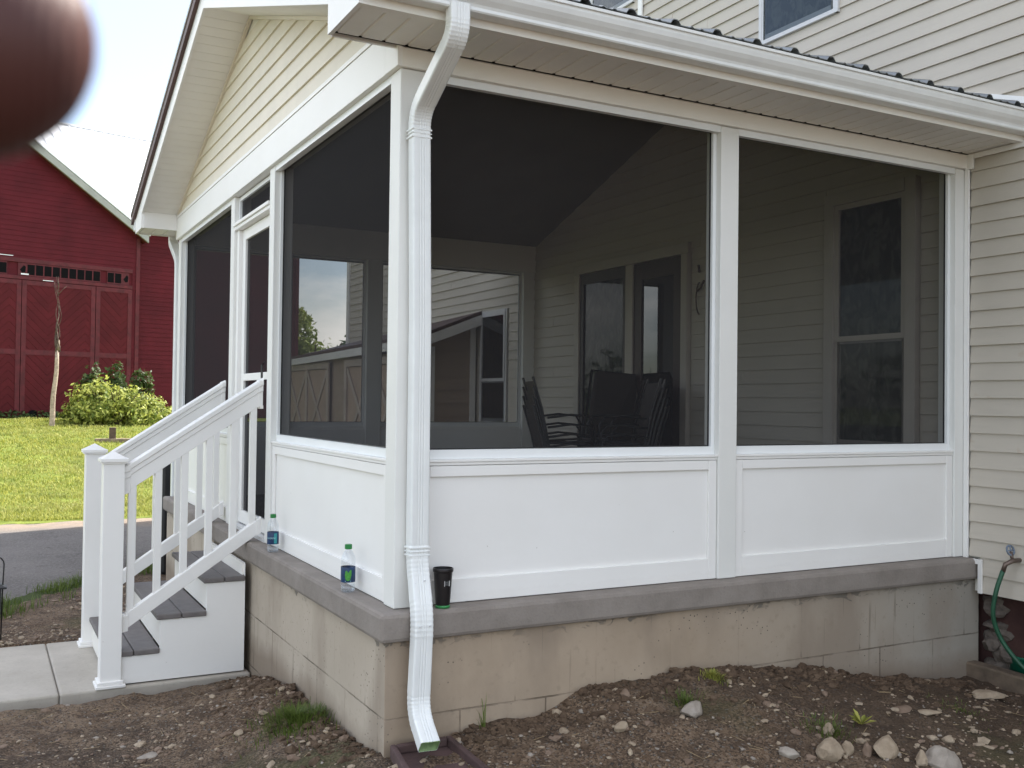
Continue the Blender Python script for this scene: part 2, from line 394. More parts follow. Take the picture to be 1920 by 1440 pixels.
M['sling'] = simple('brown_chair_sling', (.035, .026, .022), .6, var=.2)
M['steel'] = simple('tarnished_faucet', (.16, .12, .10), .45, metal=.7)
M['faucet_blue'] = simple('grey_blue_faucet_wheel', (.16, .2, .26), .4)
M['post'] = simple('post_wrap', (.775, .77, .735), .45, var=.02, bump=.0005, bs=30)
M['storm'] = simple('storm_window_aluminium', (.62, .62, .62), .35, var=.06)

# ------------------------------------------------------------------ terrain
WX = [-.1,.2,.385,.757,.916,1.25,1.5,2.0,2.14,2.5,2.6,2.9,3.24,3.45]
WZ = [-.575,-.57,-.515,-.485,-.42,-.422,-.40,-.445,-.465,-.528,-.56,-.60,-.66,-.68]
LY = [0,.3,.54,.91,1.17,1.52,2.1]
LZ = [-.575,-.61,-.605,-.655,-.615,-.665,-.78]
def hbase(x, y):
    base = -.80 + 1.0*smooth01((y-11)/17.)
    base -= .0 if y > 2.2 else .004
    if x > -.1 and y < 0:
        w = interp(x, WX, WZ); t = smooth01((-y)/1.5)
        return w + (-.68-w)*t - .15*smooth01((-y-1.2)/2)
    if x <= -.05 and y < 2.2 and y >= 0:
        w = interp(y, LY, LZ); t = smooth01((-x-.05)/.8)
        return w + (-.800-w)*t
    if y < 0:
        d = math.hypot(x+.05, y); w = -.575; t = smooth01(d/1.3)
        return w + (-.80-w)*t - .04*smooth01((-y-1.2)/2)
    if x > 0 and y < 5.3: return -.8
    return base
def h(x, y):
    z = hbase(x, y)
    amp = 1. if y < 2.1 else (.35 if y < 10 else .5)
    if -2.6 < x < .1 and 2.05 < y < 3.6: return -.86            # bed under the walkway
    if y < 11:
        n = MN.noise(V((x*2.3, y*2.3, 0)))*.022 + MN.noise(V((x*7, y*7, 3)))*.022 + MN.noise(V((x*17, y*17, 5)))*.014
    else: n = MN.noise(V((x*.6, y*.6, 0)))*.06
    return z + n*amp
def axis(segs):
    out = [segs[0][0]]
    for a, b, st in segs:
        n = max(1, round((b-a)/st)); out += [a+(b-a)*k/n for k in range(1, n+1)]
    return out
xs = axis([(-400,-60,60),(-60,-12,8),(-12,-2.6,.5),(-2.6,3.7,.035),(3.7,8,.5),(8,40,5),(40,400,60)])
ys = axis([(-60,-8,10),(-8,-2,.5),(-2,2.2,.035),(2.2,6.5,.07),(6.5,12,.2),(12,40,.7),(40,90,8),(90,500,60)])
g = MB(); nx = len(xs)
g.v = [(x, y, h(x, y)) for y in ys for x in xs]
for j in range(len(ys)-1):
    for i in range(nx-1):
        a = j*nx+i; g.f.append((a, a+1, a+1+nx, a+nx)); g.m.append(0)
tag(g.build('ground', M['ground'], smooth=True), kind='structure')

# driveway sheet
def drive_near(x): return 6.75 + 1.2*x if x > -4 else 1.95
d = MB(); dxs = axis([(-16,-3,.6),(-3,2.5,.12),(2.5,3.4,.3)]); cols = 26
for x in dxs:
    y0 = drive_near(x) + .12*MN.noise(V((x*2.1, 0, 9))) + .05*MN.noise(V((x*9, 0, 2))); y1 = 10.62 + .12*MN.noise(V((x*1.7, 5, 9)))+.12*MN.noise(V((x*6, 5, 9)))
    y0 = min(y0, y1-.5)
    for k in range(cols):
        y = y0+(y1-y0)*k/(cols-1); z = hbase(x, y) + .022 + (.012 if 2 < k < cols-3 else -.03 if k in (0, cols-1) else .0)
        d.v.append((x, y, z+.006*MN.noise(V((x*3, y*3, 0)))))
for i in range(len(dxs)-1):
    for k in range(cols-1):
        a = i*cols+k; d.f.append((a, a+cols, a+cols+1, a+1)); d.m.append(0)
tag(d.build('driveway', M['gravel'], smooth=True), kind='structure')

# walkway: three slabs with joints between them, one structure
w = MB()
for x0, x1 in ((-1.11, -.06), (-2.40, -1.113), (-3.7, -2.403), (-5.0, -3.703)): w.box(x0, x1, 2.165, 3.46, -.90, -.78)
tag(w.build('walkway', M['walk'], bevel=.012), kind='structure')

# ------------------------------------------------------------------ scattered stone, grass
def ico(sub=1):
    bm = bmesh.new(); bmesh.ops.create_icosphere(bm, subdivisions=sub, radius=1)
    v = [tuple(q.co) for q in bm.verts]; f = [tuple(q.index for q in p.verts) for p in bm.faces]; bm.free(); return v, f
ICO1, ICO2, ICO3 = ico(1), ico(2), ico(3)
def add_stone(m, x, y, z, sx, sy, sz, seed, rz, ic=ICO1, fq=1.3):
    i = len(m.v); c, s_ = cos(rz), sin(rz); tx = random.uniform(-.3, .3)
    for (a, b, q) in ic[0]:
        k = 1+.45*MN.noise(V((a*fq+seed, b*fq, q*fq)))*(fq/1.3)
        a2, b2, q2 = a*sx*k, b*sy*k, q*sz*k+a*sx*tx
        m.v.append((x+a2*c-b2*s_, y+a2*s_+b2*c, z+q2))
    for f in ic[1]: m.f.append(tuple(i+k for k in f)); m.m.append(m.mi)
gv = MB(); cnt = 0
while cnt < 15000:
    if cnt % 4: x = random.uniform(-2.0, 3.5); y = random.uniform(-1.6, 2.05)
    else: x = random.uniform(-2.6, -.15); y = random.uniform(3.5, 6.2)
    if x > -.07 and y > -.07: continue
    if x < .1 and 2.05 < y < 3.5: continue
    if y > 3 and y > 4.7+.9*x+1.2: continue
    dens = .12+1.5*MN.noise(V((x*1.3, y*1.3, 8)))+.9*MN.noise(V((x*4, y*4, 8)))+(.25 if y < -.4 else 0)
    if random.random() > dens+.25: cnt += 1; continue
    r = .0040*math.exp(random.gauss(0, .70)); r = min(r, .024)
    gv.mi = random.choice((0, 0, 0, 0, 1, 2, 2, 2, 2))
    add_stone(gv, x, y, h(x, y)+r*.15, r*random.uniform(1, 1.8), r*random.uniform(.8, 1.3), r*random.uniform(.4, .8), random.random()*50, random.random()*6.3); cnt += 1
tag(gv.build('gravel', [M['rock_tan'], M['rock_grey'], M['rock_brown']]), kind='stuff', label='small pebbles and stone chips scattered through the brown dirt', cat='gravel')
# clods of earth heaped against the foundation
cl = MB()
for k in range(2600):
    if k % 3: x = random.uniform(.25, 3.4); y = -.06-abs(random.gauss(0, .16))
    else: y = random.uniform(0, 2.05); x = -.06-abs(random.gauss(0, .14))
    r = .004*math.exp(random.gauss(0, .6)) if random.random() < .8 else random.uniform(.008, .022)
    add_stone(cl, x, y, h(x, y)-r*.05, r*1.4, r, r*.8, random.random()*50, random.random()*6.3, ICO2, 1.7)
def clod_mat():
    m = NT('earth_clods'); n = m.noise(12, 6); c = m.mix(m.ramp(n, [(.35, 0.), (.65, 1.)]), (.076, .050, .033), (.145, .100, .067))
    return m.done(m.bsdf(c, .95, 0, .2, m.bump(m.noise(90, 5, .7), .006)))
M['clod'] = clod_mat()
tag(cl.build('loose_earth', M['clod']), kind='stuff', label='crumbly brown clods of earth banked along the foundation', cat='earth')

st_ = MB()
for k in range(420):
    x = random.uniform(-1.9, 3.3); y = random.uniform(-1.3, 1.9)
    if x > -.07 and y > -.07: continue
    a = random.random()*6.3; L_ = random.uniform(.012, .045); z = h(x, y)+.006
    d_ = V((cos(a), sin(a), random.uniform(-.1, .25)))*L_; w_ = V((-sin(a), cos(a), 0))*.0011; p = V((x, y, z))
    st_.prism([p-d_-w_, p+d_-w_, p+d_+w_, p-d_+w_], (0, 0, .0012))
tag(st_.build('straw', simple('dry_straw', (.34, .25, .14), .8, var=.3, vs=30)), kind='stuff', label='bits of dry straw and wood chip strewn over the dirt', cat='straw')
def blade(m, x, y, z, L, w, lean, az, curl=.4):
    dx, dy = cos(az), sin(az); px, py = -dy*w*.5, dx*w*.5
    p1 = (x+dx*lean*L*.35, y+dy*lean*L*.35, z+L*.6); p2 = (x+dx*lean*L, y+dy*lean*L, z+L*(1-.3*lean*curl))
    i = len(m.v)
    m.v += [(x-px, y-py, z), (x+px, y+py, z), (p1[0]+px*.7, p1[1]+py*.7, p1[2]), (p1[0]-px*.7, p1[1]-py*.7, p1[2]), p2]
    m.f += [(i, i+1, i+2, i+3), (i+3, i+2, i+4)]; m.m += [m.mi]*2
lw = MB(); cnt = 0
while cnt < 68000:
    t = random.random()**1.5; y = 10.8+t*17.5
    x = random.uniform(-9, 3.4) if cnt % 3 == 0 else random.gauss(-.3+(y-10)*.03, 1.15+(y-10)*.05)
    if y < 10.8+.2*MN.noise(V((x*2, 0, 4)))+.1: continue
    if MN.noise(V((x*1.7, y*1.7, 20))) < -.32 and random.random() < .7: cnt += 1; continue
    L = random.uniform(.03, .075)*(1+.7*MN.noise(V((x*1.3, y*1.3, 0)))); blade(lw, x, y, h(x, y)-.005, L, .010+.0008*(y-10), random.uniform(.1, 1.), random.random()*6.3); cnt += 1
tag(lw.build('lawn_grass', M['blade']), kind='stuff', label='short sunlit yellow green lawn beyond the gravel driveway', cat='grass')
gs = MB()
for k in range(9000):
    x = random.uniform(-3.2, .4); t = random.uniform(-.62, .08)+random.gauss(0, .05); y = drive_near(x)+t+.12*MN.noise(V((x*2.1, 0, 9)))
    if MN.noise(V((x*2.2, y*2.2, 12)))+.35 < random.random()*.5: continue
    if x > -.1 and y < 5.7: continue
    blade(gs, x, y, h(x, y)-.005, random.uniform(.04, .12), .006, random.uniform(.2, 1.1), random.random()*6.3)
tag(gs.build('verge_grass', M['blade_dark']), kind='stuff', label='shaded rough grass strip between the dirt and the driveway', cat='grass')

def tuft(label, x, y, n, rad, L, mat, cat='grass tuft', w=.004, lean=(.2, 1.), name='grass_tuft', ex=1.):
    m = MB(); z0 = h(x, y)
    for k in range(n):
        a = random.random()*6.3; r = rad*abs(random.gauss(0, .5)); px, py = r*cos(a)*ex, r*sin(a)
        blade(m, px, py, h(x+px, y+py)-z0-.005, random.uniform(.4, 1.)*L, w, random.uniform(*lean), a+random.uniform(-.8, .8))
    o = m.build(name, mat); o.location = (x, y, z0); return tag(o, label, cat, kind='stuff' if name == 'grass_tuft' and cat != 'weed' else None)
tuft('wide dull green patch of fine grass in the dirt beside the left foundation wall', -.20, .70, 1300, .24, .075, M['blade_dark'], ex=.9)
tuft('tall thin weed with a few upright brownish blades by the downspout', .375, -.10, 7, .012, .16, M['blade_dark'], 'weed', .005, (.1, .55), 'tall_weed')
tuft('small bright green clump growing at the edge of the earth bank', 1.50, -.24, 260, .055, .04, M['blade'], 'grass tuft', .005)
tuft('sparse green grass between the cobbles at the bottom of the picture', 1.74, -.72, 260, .13, .05, M['blade_dark'])
tuft('thin green grass in front of the flat pale grey rock', 1.25, -.36, 160, .09, .05, M['blade_dark'])
tuft('mossy grass on the dark dirt near the wooden curb', 2.75, -.62, 120, .16, .03, M['blade_dark'])

def leafy_weed(label, x, y, n, r, mat):
    m = MB(); z0 = h(x, y)
    for k in range(n):
        a = random.random()*6.3; el = random.uniform(.3, 1.1); L = r*random.uniform(.6, 1.)
        p = V((cos(a)*cos(el), sin(a)*cos(el), sin(el)))*L; b = V((-sin(a), cos(a), 0))*L*.16
        mid = p*.6+V((0, 0, L*.12))
        m.face([V((0,0,0)), mid-b, p, mid+b])
    o = m.build('leafy_weed', mat); o.location = (x, y, z0); return tag(o, label, 'weed')
leafy_weed('broad leaved green weed just above the long pale cobble', 1.93, -.73, 18, .075, M['blade'])

def rock(label, x, y, sx, sy, sz, mat, rz=0, seed=1., sink=.25, flat=0.):
    m = MB(); sub = ICO3
    for (a, b, q) in sub[0]:
        p = V((a, b, q)); k = 1+.35*MN.noise(p*1.1+V((seed, 0, 0)))+.10*MN.noise(p*3.3+V((0, seed, 0)))
        # facet: clamp against a few planes
        p = p*k
        for t in range(7):
            n = V((sin(seed*3.1+t*2.4), cos(seed*1.7+t*1.9), sin(t*1.3+seed)*.8)).normalized(); dd = p.dot(n)
            if dd > .72: p -= n*(dd-.72)*.85
        m.v.append((p.x*sx, p.y*sy, p.z*sz))
    m.f = list(sub[1]); m.m = [0]*len(m.f)
    o = m.build('rock', mat, smooth=False); o.location = (x, y, h(x, y)+sz*(1-2*sink)*.6); o.rotation_euler = (flat, 0, rz)
    return tag(o, label, 'rock')
ROCKS = [
 ('flat pale grey angular rock lying alone in dirt below the wide lower panel', 1.20,-.46,.055,.04,.030,'rock_grey',.2,1.3),
 ('large tan angular rock, leftmost of the biggest cobbles in front', 1.60,-.86,.065,.05,.048,'rock_tan',.1,2.7),
 ('small rounded tan cobble touching the large tan angular rock', 1.69,-.87,.028,.026,.032,'rock_tan',1.,3.9),
 ('small pinkish upright stone between the tan cobble and the long pale cobble', 1.775,-.90,.022,.018,.03,'rock_brown',1.,5.1),
 ('long pale lumpy cobble with a white top, middle of the front rocks', 1.885,-.90,.088,.045,.042,'rock_tan',.55,6.3),
 ('small upright tan stone wedged beside the big grey block rock', 1.975,-1.01,.024,.022,.036,'rock_tan',.3,7.7),
 ('big block shaped pinkish grey rock, rightmost of the front rocks', 2.06,-1.04,.075,.055,.050,'rock_grey',-.3,8.8),
 ('flat round tan stone lying beside the wooden curb', 3.20,-.42,.085,.055,.020,'rock_tan',0,9.4),
 ('thin tan slab of stone tilted in the dark dirt', 2.46,-.63,.065,.028,.012,'rock_tan',-.5,10.2),
 ('dull brown flat stone half buried next to the thin tan slab', 2.33,-.60,.07,.035,.014,'rock_brown',.1,11.),
 ('pale wedge of rock above the large tan angular rock', 1.73,-.73,.04,.022,.028,'rock_tan',.8,12.1),
 ('round tan pebble behind the big block shaped rock', 2.28,-.90,.024,.022,.018,'rock_tan',0,13.4),
 ('tan angular cobble at the bottom edge right of the downspout outlet', .86,-.42,.032,.026,.022,'rock_tan',.6,14.2),
 ('round flat buff cobble lying near the downspout outlet, low in the dirt', .68,-.26,.026,.022,.012,'rock_tan',.6,15.5),
 ('grey slanting stone at the bottom edge left of the front cobbles', 1.40,-.83,.04,.02,.022,'rock_grey',-.9,16.8),
 ('small brown stone on the earth bank by the middle of the wall', 1.02,-.22,.024,.02,.018,'rock_brown',.1,17.9),
 ('flat grey stone in the dirt in front of the concrete walkway end', -.80,1.02,.05,.03,.012,'rock_grey',.1,19.),
 ('small buff pebble in the dirt left of the grass patch', -.42,.88,.022,.02,.014,'rock_tan',.1,20.3),
]
for (lb, x, y, sx, sy, sz, mt, rz, sd) in ROCKS: rock(lb, x, y, sx*1.15, sy*1.15, sz*1.15, M[mt], rz, sd)

# ------------------------------------------------------------------ screened porch
P = empty('screened_porch', (0,0,0), 'white screened porch with cream gable, metal roof and block foundation', 'porch')
L = 3.57; D_ = 5.27; ZB = 2.27; ZS = .66; RY = 2.635
def roofz(y): return 2.51+.34*(y+.45) if y < RY else 2.51+.34*(2*RY-y+.45)
# foundation and slab
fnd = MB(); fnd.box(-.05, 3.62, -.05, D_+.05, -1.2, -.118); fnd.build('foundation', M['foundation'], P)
sl = MB(); sl.box(-.085, 3.60, -.085, D_+.085, -.120, 0); sl.build('slab', M['slab'], P, bevel=.018)
boxobj('dark_floor_sheet', P, M['dark'], .03, 3.5, .03, 5.2, .001, .004)  # thin near-black sheet over the whole porch floor
# posts
for (x0, x1, y0, y1) in ((0,.115,0,.115),(1.722,1.837,0,.115),(3.471,3.566,0,.115),(0,.115,2.022,2.13),(0,.115,3.08,3.188),(0,.115,5.155,5.27),
                         (.86,.985,5.155,5.27),(1.725,1.875,5.155,5.27),(3.43,3.566,5.155,5.27)):
    boxobj('post', P, M['post'], x0, x1, y0, y1, .002, ZB-.002, bevel=.004)
# beams
b = MB(); b.box(-.02, 3.585, -.02, .13, ZB, 2.352); b.build('beam', M['beam'], P, bevel=.003)
b = MB(); b.box(-.022, .125, .131, D_+.02, ZB, 2.455); b.box(-.0225, -.0, -.0205, .131, ZB+.0005, 2.42); b.build('beam', M['white'], P, bevel=.003)
b = MB(); b.box(.126, 3.566, 5.14, D_+.02, 2.22, 2.50); b.build('beam', M['beam'], P)
b = MB(); b.box(-.026, -.001, .02, D_-.0, 2.457, 2.478); b.build('frieze_trim', M['white'], P)

def bay(axis_, a0, a1, z0=.0, plane_flip=1, panel=True, zt=2.262):
    """one bay: screen, its frame, sill and raised lower panel. axis_ 'x' lies on y=0, 'y' lies on x=0, 'b' on the back wall"""
    def bx(m, u0, u1, d0, d1, z0_, z1_):
        if axis_ == 'x': m.box(u0, u1, d0, d1, z0_, z1_)
        elif axis_ == 'y': m.box(d0, d1, u0, u1, z0_, z1_)
        else: m.box(u0, u1, D_-d1, D_-d0, z0_, z1_)
    fw = .022
    m = MB(); bx(m, a0, a0+fw, .035, .062, ZS-.04, zt); bx(m, a1-fw, a1, .035, .062, ZS-.04, zt)
    bx(m, a0+.001, a1-.001, .004, .0345, zt-.026, ZB-.0005 if axis_ != 'b' else zt); bx(m, a0+fw, a1-fw, .0352, .0618, zt-.018, zt-.0005); bx(m, a0+fw, a1-fw, .030, .0618, ZS-.04, ZS)
    fr = m.build('screen_frame', M['frame'], P)
    m = MB(); u0, u1 = a0+fw, a1-fw; zz0, zz1 = ZS, zt-.018
    if axis_ == 'x': m.face([(u0,.055,zz0),(u1,.055,zz0),(u1,.055,zz1),(u0,.055,zz1)])
    elif axis_ == 'y': m.face([(.055,u0,zz0),(.055,u0,zz1),(.055,u1,zz1),(.055,u1,zz0)])
    else: m.face([(u0,D_-.055,zz0),(u1,D_-.055,zz0),(u1,D_-.055,zz1),(u0,D_-.055,zz1)])
    m.build('screen', M['screen'], fr)
    # dark spline round the screen
    m = MB(); s_ = .004
    bx(m, u0, u0+s_, .0505, .0585, zz0, zz1); bx(m, u1-s_, u1, .0505, .0585, zz0, zz1); bx(m, u0+s_, u1-s_, .0505, .0585, zz0, zz0+s_*1.3); bx(m, u0+s_, u1-s_, .0505, .0585, zz1-s_, zz1)
    m.build('screen_spline', M['black_metal'], fr)
    m = MB(); bx(m, a0, a1, .004, .075, ZS-.052, ZS-.0405); bx(m, a0, a1, .010, .075, ZS-.066, ZS-.0525)
    m.build('sill', M['white'], P, bevel=.002)
    m = MB()
    bx(m, a0+.001, a1-.001, .026, .10, .002, ZS-.067)                # field
    sw = .05
    bx(m, a0+.002, a0+sw, .012, .0255, .003, ZS-.068); bx(m, a1-sw, a1-.002, .012, .0255, .003, ZS-.068)
    bx(m, a0+sw+.0005, a1-sw-.0005, .0125, .0257, .0035, .105); bx(m, a0+sw+.0005, a1-sw-.0005, .0125, .0257, .545, ZS-.0685)
    m.build('lower_panel', M['white'], P, bevel=.0025)
bay('x', .116, 1.721); bay('x', 1.838, 3.470)
bay('y', .116, 2.021); bay('y', 3.189, 5.154)
bay('b', .116, .859, zt=2.218); bay('b', .986, 1.724, zt=2.218); bay('b', 1.876, 3.429, zt=2.218)

# door bay between the two middle posts of the gable side
m = MB(); m.box(.02,.09, 3.02,3.079, .012,2.03); m.box(.02,.09, 2.131,2.19, .012,2.03); m.box(.0,.092, 2.131,3.079, 2.031,2.055); m.box(-.012,.08,2.131,3.079,2.0555,2.078)
m.build('door_jamb', M['white'], P, bevel=.003)
m = MB(); m.box(.03,.06,2.131,2.16,2.0785,2.26); m.box(.03,.06,3.05,3.079,2.0785,2.26); m.box(.031,.059,2.161,3.049,2.235,2.26); m.box(.031,.059,2.161,3.049,2.079,2.10)
tf = m.build('transom_frame', M['frame'], P)
m = MB(); m.face([(.046,2.16,2.10),(.046,2.16,2.235),(.046,3.05,2.235),(.046,3.05,2.10)]); m.build('screen', M['screen'], tf)
m = MB(); m.box(.046,.078,2.94,3.018,.03,2.028); m.box(.046,.078,2.192,2.27,.03,2.028); m.box(.0465,.0775,2.271,2.939,1.955,2.0275); m.box(.0465,.0775,2.271,2.939,.0305,.115); m.box(.0465,.0775,2.271,2.939,.992,1.04)
dr = m.build('screen_door', M['white'], P, bevel=.003)
for z0, z1 in ((.115,.992),(1.04,1.955)):
    m = MB(); m.face([(.062,2.27,z0),(.062,2.27,z1),(.062,2.94,z1),(.062,2.94,z0)]); m.build('screen', M['screen'], dr)
m = MB(); m.tube([(.03,2.30,.96),(.012,2.30,.98),(.012,2.30,1.08),(.03,2.30,1.10)], .007); m.build('door_handle', M['black_metal'], dr)
boxobj('threshold', P, M['storm'], .0, .10, 2.131, 3.079, .001, .022)
# outlet-sized hook on the far jamb of the door bay left out: not seen

# soffit of the eave along the front with V grooves
def eave_soffit(ya, yb, z, x0, x1, name='eave_soffit'):
    m = MB(); st = .102; n = int((x1-x0)/st)+1; k = 0; x = x0
    while x < x1-1e-4:
        xe = min(x+st, x1); g_ = .012
        m.face([(x+g_, ya, z), (x+g_, yb, z), (xe, yb, z), (xe, ya, z)])
        m.face([(x, ya, z), (x, yb, z), (x+g_*.5, yb, z+.012), (x+g_*.5, ya, z+.012)])
        m.face([(x+g_*.5, ya, z+.012), (x+g_*.5, yb, z+.012), (x+g_, yb, z), (x+g_, ya, z)])
        x += st
    m.box(x0, x1, min(ya,yb)+.001, max(ya,yb)-.001, z+.014, z+.02)
    return m.build(name, M['soffit'], P)
eave_soffit(-.325, -.0215, 2.356, -.298, 3.566)
m = MB(); m.box(-.298, 3.566, -.352, -.326, 2.349, 2.358); m.build('soffit_channel', M['beam'], P)
eave_soffit(D_+.0215, D_+.35, 2.356, -.298, 3.566)
# dark vent notches at the beam, joined by a strip drawn as shadow gap
m = MB(); x = -.298; pl = [(-.299, -.0225, 2.3532), (3.56, -.0225, 2.3532), (3.56, -.0232, 2.3532)]; tt = []
while x < 3.5: tt += [(x-.002, -.0232, 2.3532), (x-.002, -.032, 2.3532), (x+.011, -.032, 2.3532), (x+.011, -.0232, 2.3532)]; x += .102
m.prism(pl+tt[::-1], (0, 0, .004)); m.build('vent_and_shadow_gap', M['dark'], P)
# fascia boards
boxobj('fascia', P, M['beam'], -.30, 3.566, -.372, -.3525, 2.349, 2.50)
boxobj('fascia', P, M['beam'], -.30, 3.566, D_+.3525, D_+.372, 2.349, 2.50)
# boxed returns at both gable ends
def ret(s):   # s=+1 near, -1 far
    f = (lambda y: y) if s > 0 else (lambda y: D_-y)
    m = MB()
    def pz(y): return 2.363-0+ (roofz(y) - 2.51)*0
    poly = [(-.3, f(.004), 2.350), (-.3, f(-.372), 2.350), (-.3, f(-.372), roofz(-.372)-.012), (-.3, f(.004), roofz(.004)-.012)]
    m.prism(poly, (-.018, 0, 0))
    m.build('boxed_return', M['white'], P)
    m = MB(); ya, yb = sorted((f(.003), f(.018))); m.box(-.2995, -.0235, ya, yb, 2.350, roofz(0)-.17+.0); m.build('boxed_return', M['white'], P)
ret(1); ret(-1)
# rake soffit (sloped, lies 0.16 under the roof), fascia and dark metal rake edge
def rz_s(y): return roofz(y)-.182
def slope_strip(x0, x1, off0, off1, ya, yb, name, mat, seams=0):
    m = MB()
    m.prism([(x0, ya, roofz(ya)+off0), (x0, yb, roofz(yb)+off0), (x0, yb, roofz(yb)+off1), (x0, ya, roofz(ya)+off1)], (x1-x0, 0, 0))
    return m.build(name, mat, P)
for ya, yb in ((.019, RY), (RY, D_-.019)):
    # soffit panels with seams
    m = MB(); n = 30; e = yb-ya
    for k in range(n):
        a = ya+e*k/n; c = ya+e*(k+1)/n-.003*(1 if e > 0 else -1)
        m.prism([(-.299, a, rz_s(a)), (-.299, c, rz_s(c)), (-.299, c, rz_s(c)+.006), (-.299, a, rz_s(a)+.006)], (.276, 0, 0))
    m.prism([(-.299, ya, rz_s(ya)+.008), (-.299, yb, rz_s(yb)+.008), (-.299, yb, rz_s(yb)+.014), (-.299, ya, rz_s(ya)+.014)], (.276, 0, 0))
    m.build('rake_soffit', M['soffit'], P)
for ya, yb in ((.0045, RY), (RY, D_-.0045)):
    slope_strip(-.318, -.3005, -.19, -.012, ya, yb, 'rake_fascia', M['white'])
for ya, yb in ((-.47, RY), (RY, D_+.47)):
    slope_strip(-.345, -.3195, -.060, .028, ya, yb, 'rake_trim', M['brown_metal'])
    slope_strip(-.352, -.3455, .006, .034, ya, yb, 'rake_drip_edge', M['grey_trim'])
# gable siding: lap courses within the triangle
m = MB(); c = .102; z = 2.479
while z < 3.43:
    def yr(zz): return (zz-2.51+.182)/.34-.45
    z1 = min(z+c, 3.415); y0a, y0b = max(.0, yr(z)), max(.0, yr(z1))
    if y0b < RY:
        m.face([(-.016, y0a, z), (-.004, y0b, z1), (-.004, D_-y0b, z1), (-.016, D_-y0a, z)])
        m.face([(-.016, y0a, z), (-.016, D_-y0a, z), (-.003, D_-y0a, z), (-.003, y0a, z)])
    z += c
m.build('gable_siding', M['cream'], P)
m = MB(); m.prism([(.0, 0, 2.44), (.0, D_, 2.44), (.0, D_, 2.50), (.0, RY, 3.54), (.0, 0, 2.50)], (.06, 0, 0)); m.build('gable_sheathing', M['beam'], P)
for ya, yb in ((.03, RY), (RY, D_-.03)):
    m = MB(); m.prism([(-.026, ya, rz_s(ya)-.022), (-.026, yb, rz_s(yb)-.022), (-.026, yb, rz_s(yb)-.001), (-.026, ya, rz_s(ya)-.001)], (.02, 0, 0)); m.build('gable_trim', M['cream'], P)
# metal roof: ribbed sheets
def rib_profile(x0, x1):
    pts = []; x = x0
    pts.append((x, 0))
    x = -.33+.0
    k = 0
    while x < x1:
        for dx, dz in ((0,0),(.012,.017),(.022,.021),(.034,.021),(.044,.017),(.056,0),(.105,0),(.112,.005),(.120,.005),(.127,0),(.160,0),(.167,.005),(.175,.005),(.182,0)):
            if x0 < x+dx < x1: pts.append((x+dx, dz))
        x += .2286
    pts.append((x1, 0)); return pts
for s in (0, 1):
    m = MB(); pr = rib_profile(-.344, 3.565); ye, yt = (-.475, RY) if s == 0 else (D_+.475, RY)
    i0 = len(m.v)
    for (x, dz) in pr:
        for y in (ye, yt):
            m.v.append((x, y, roofz(y)+dz)); m.v.append((x, y, roofz(y)+dz-.004))
    for k in range(len(pr)-1):
        a = k*4; b_ = a+4
        m.f += [(a, b_, b_+2, a+2), (a+1, a+3, b_+3, b_+1), (a, a+1, b_+1, b_)]; m.m += [0]*3
    m.build('roof', M['rib'], P)
m = MB(); m.prism([(-.345, RY-.15, roofz(RY-.15)+.026), (-.345, RY, 3.60), (-.345, RY+.15, roofz(RY-.15)+.026), (-.345, RY, 3.57)], (3.9, 0, 0)); m.build('ridge_cap', M['rib'], P)
for ya, yb in ((-.36, RY), (RY, D_+.36)):       # roof deck
    m = MB(); m.prism([(-.299, ya, roofz(ya)-.03), (-.299, yb, roofz(yb)-.03), (-.299, yb, roofz(yb)-.008), (-.299, ya, roofz(ya)-.008)], (3.86, 0, 0)); m.build('roof_deck', M['wood'], P)
# vaulted inside ceiling and rear gable
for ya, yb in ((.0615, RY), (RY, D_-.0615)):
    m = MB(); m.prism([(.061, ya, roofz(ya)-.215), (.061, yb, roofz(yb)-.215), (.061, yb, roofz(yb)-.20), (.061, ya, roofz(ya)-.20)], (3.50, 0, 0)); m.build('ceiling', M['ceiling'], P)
boxobj('wall_top', P, M['beam'], .061, 3.56, .131, .15, 2.271, 2.47)
# wall flashing over the roof
for ya, yb in ((-.47, RY), (RY, D_+.4)):
    m = MB(); m.prism([(3.535, ya, roofz(ya)+.028), (3.535, yb, roofz(yb)+.028), (3.535, yb, roofz(yb)+.066), (3.535, ya, roofz(ya)+.066)], (.022, 0, 0)); m.build('wall_flashing', M['white'], P)

# gutters (K profile) front and rear
def gutter(s):
    f = (lambda y: y) if s > 0 else (lambda y: D_-y)
    pr = [(-.374,2.480),(-.374,2.382),(-.436,2.380),(-.441,2.386),(-.441,2.398),(-.446,2.408),(-.462,2.424),(-.474,2.440),(-.480,2.458),(-.481,2.470),(-.490,2.472),(-.491,2.484),(-.478,2.486),(-.476,2.462),(-.470,2.443),(-.458,2.428),(-.441,2.412),(-.436,2.400),(-.436,2.386),(-.379,2.388),(-.379,2.480)]
    m = MB(); n = len(pr); x0, x1 = -.325, 3.562; 
    for x in (x0, x1): m.v += [(x, f(a), b) for a, b in pr]
    for k in range(n):
        k2 = (k+1) % n; m.f.append((k, k2, n+k2, n+k)); m.m.append(0)
    m.face([(x0+.001, f(a), b) for a, b in pr[:14]]); m.face([(x1-.001, f(a), b) for a, b in pr[:14]])
    return m.build('gutter', M['white_metal'], P)
gt = gutter(1); gutter(-1)

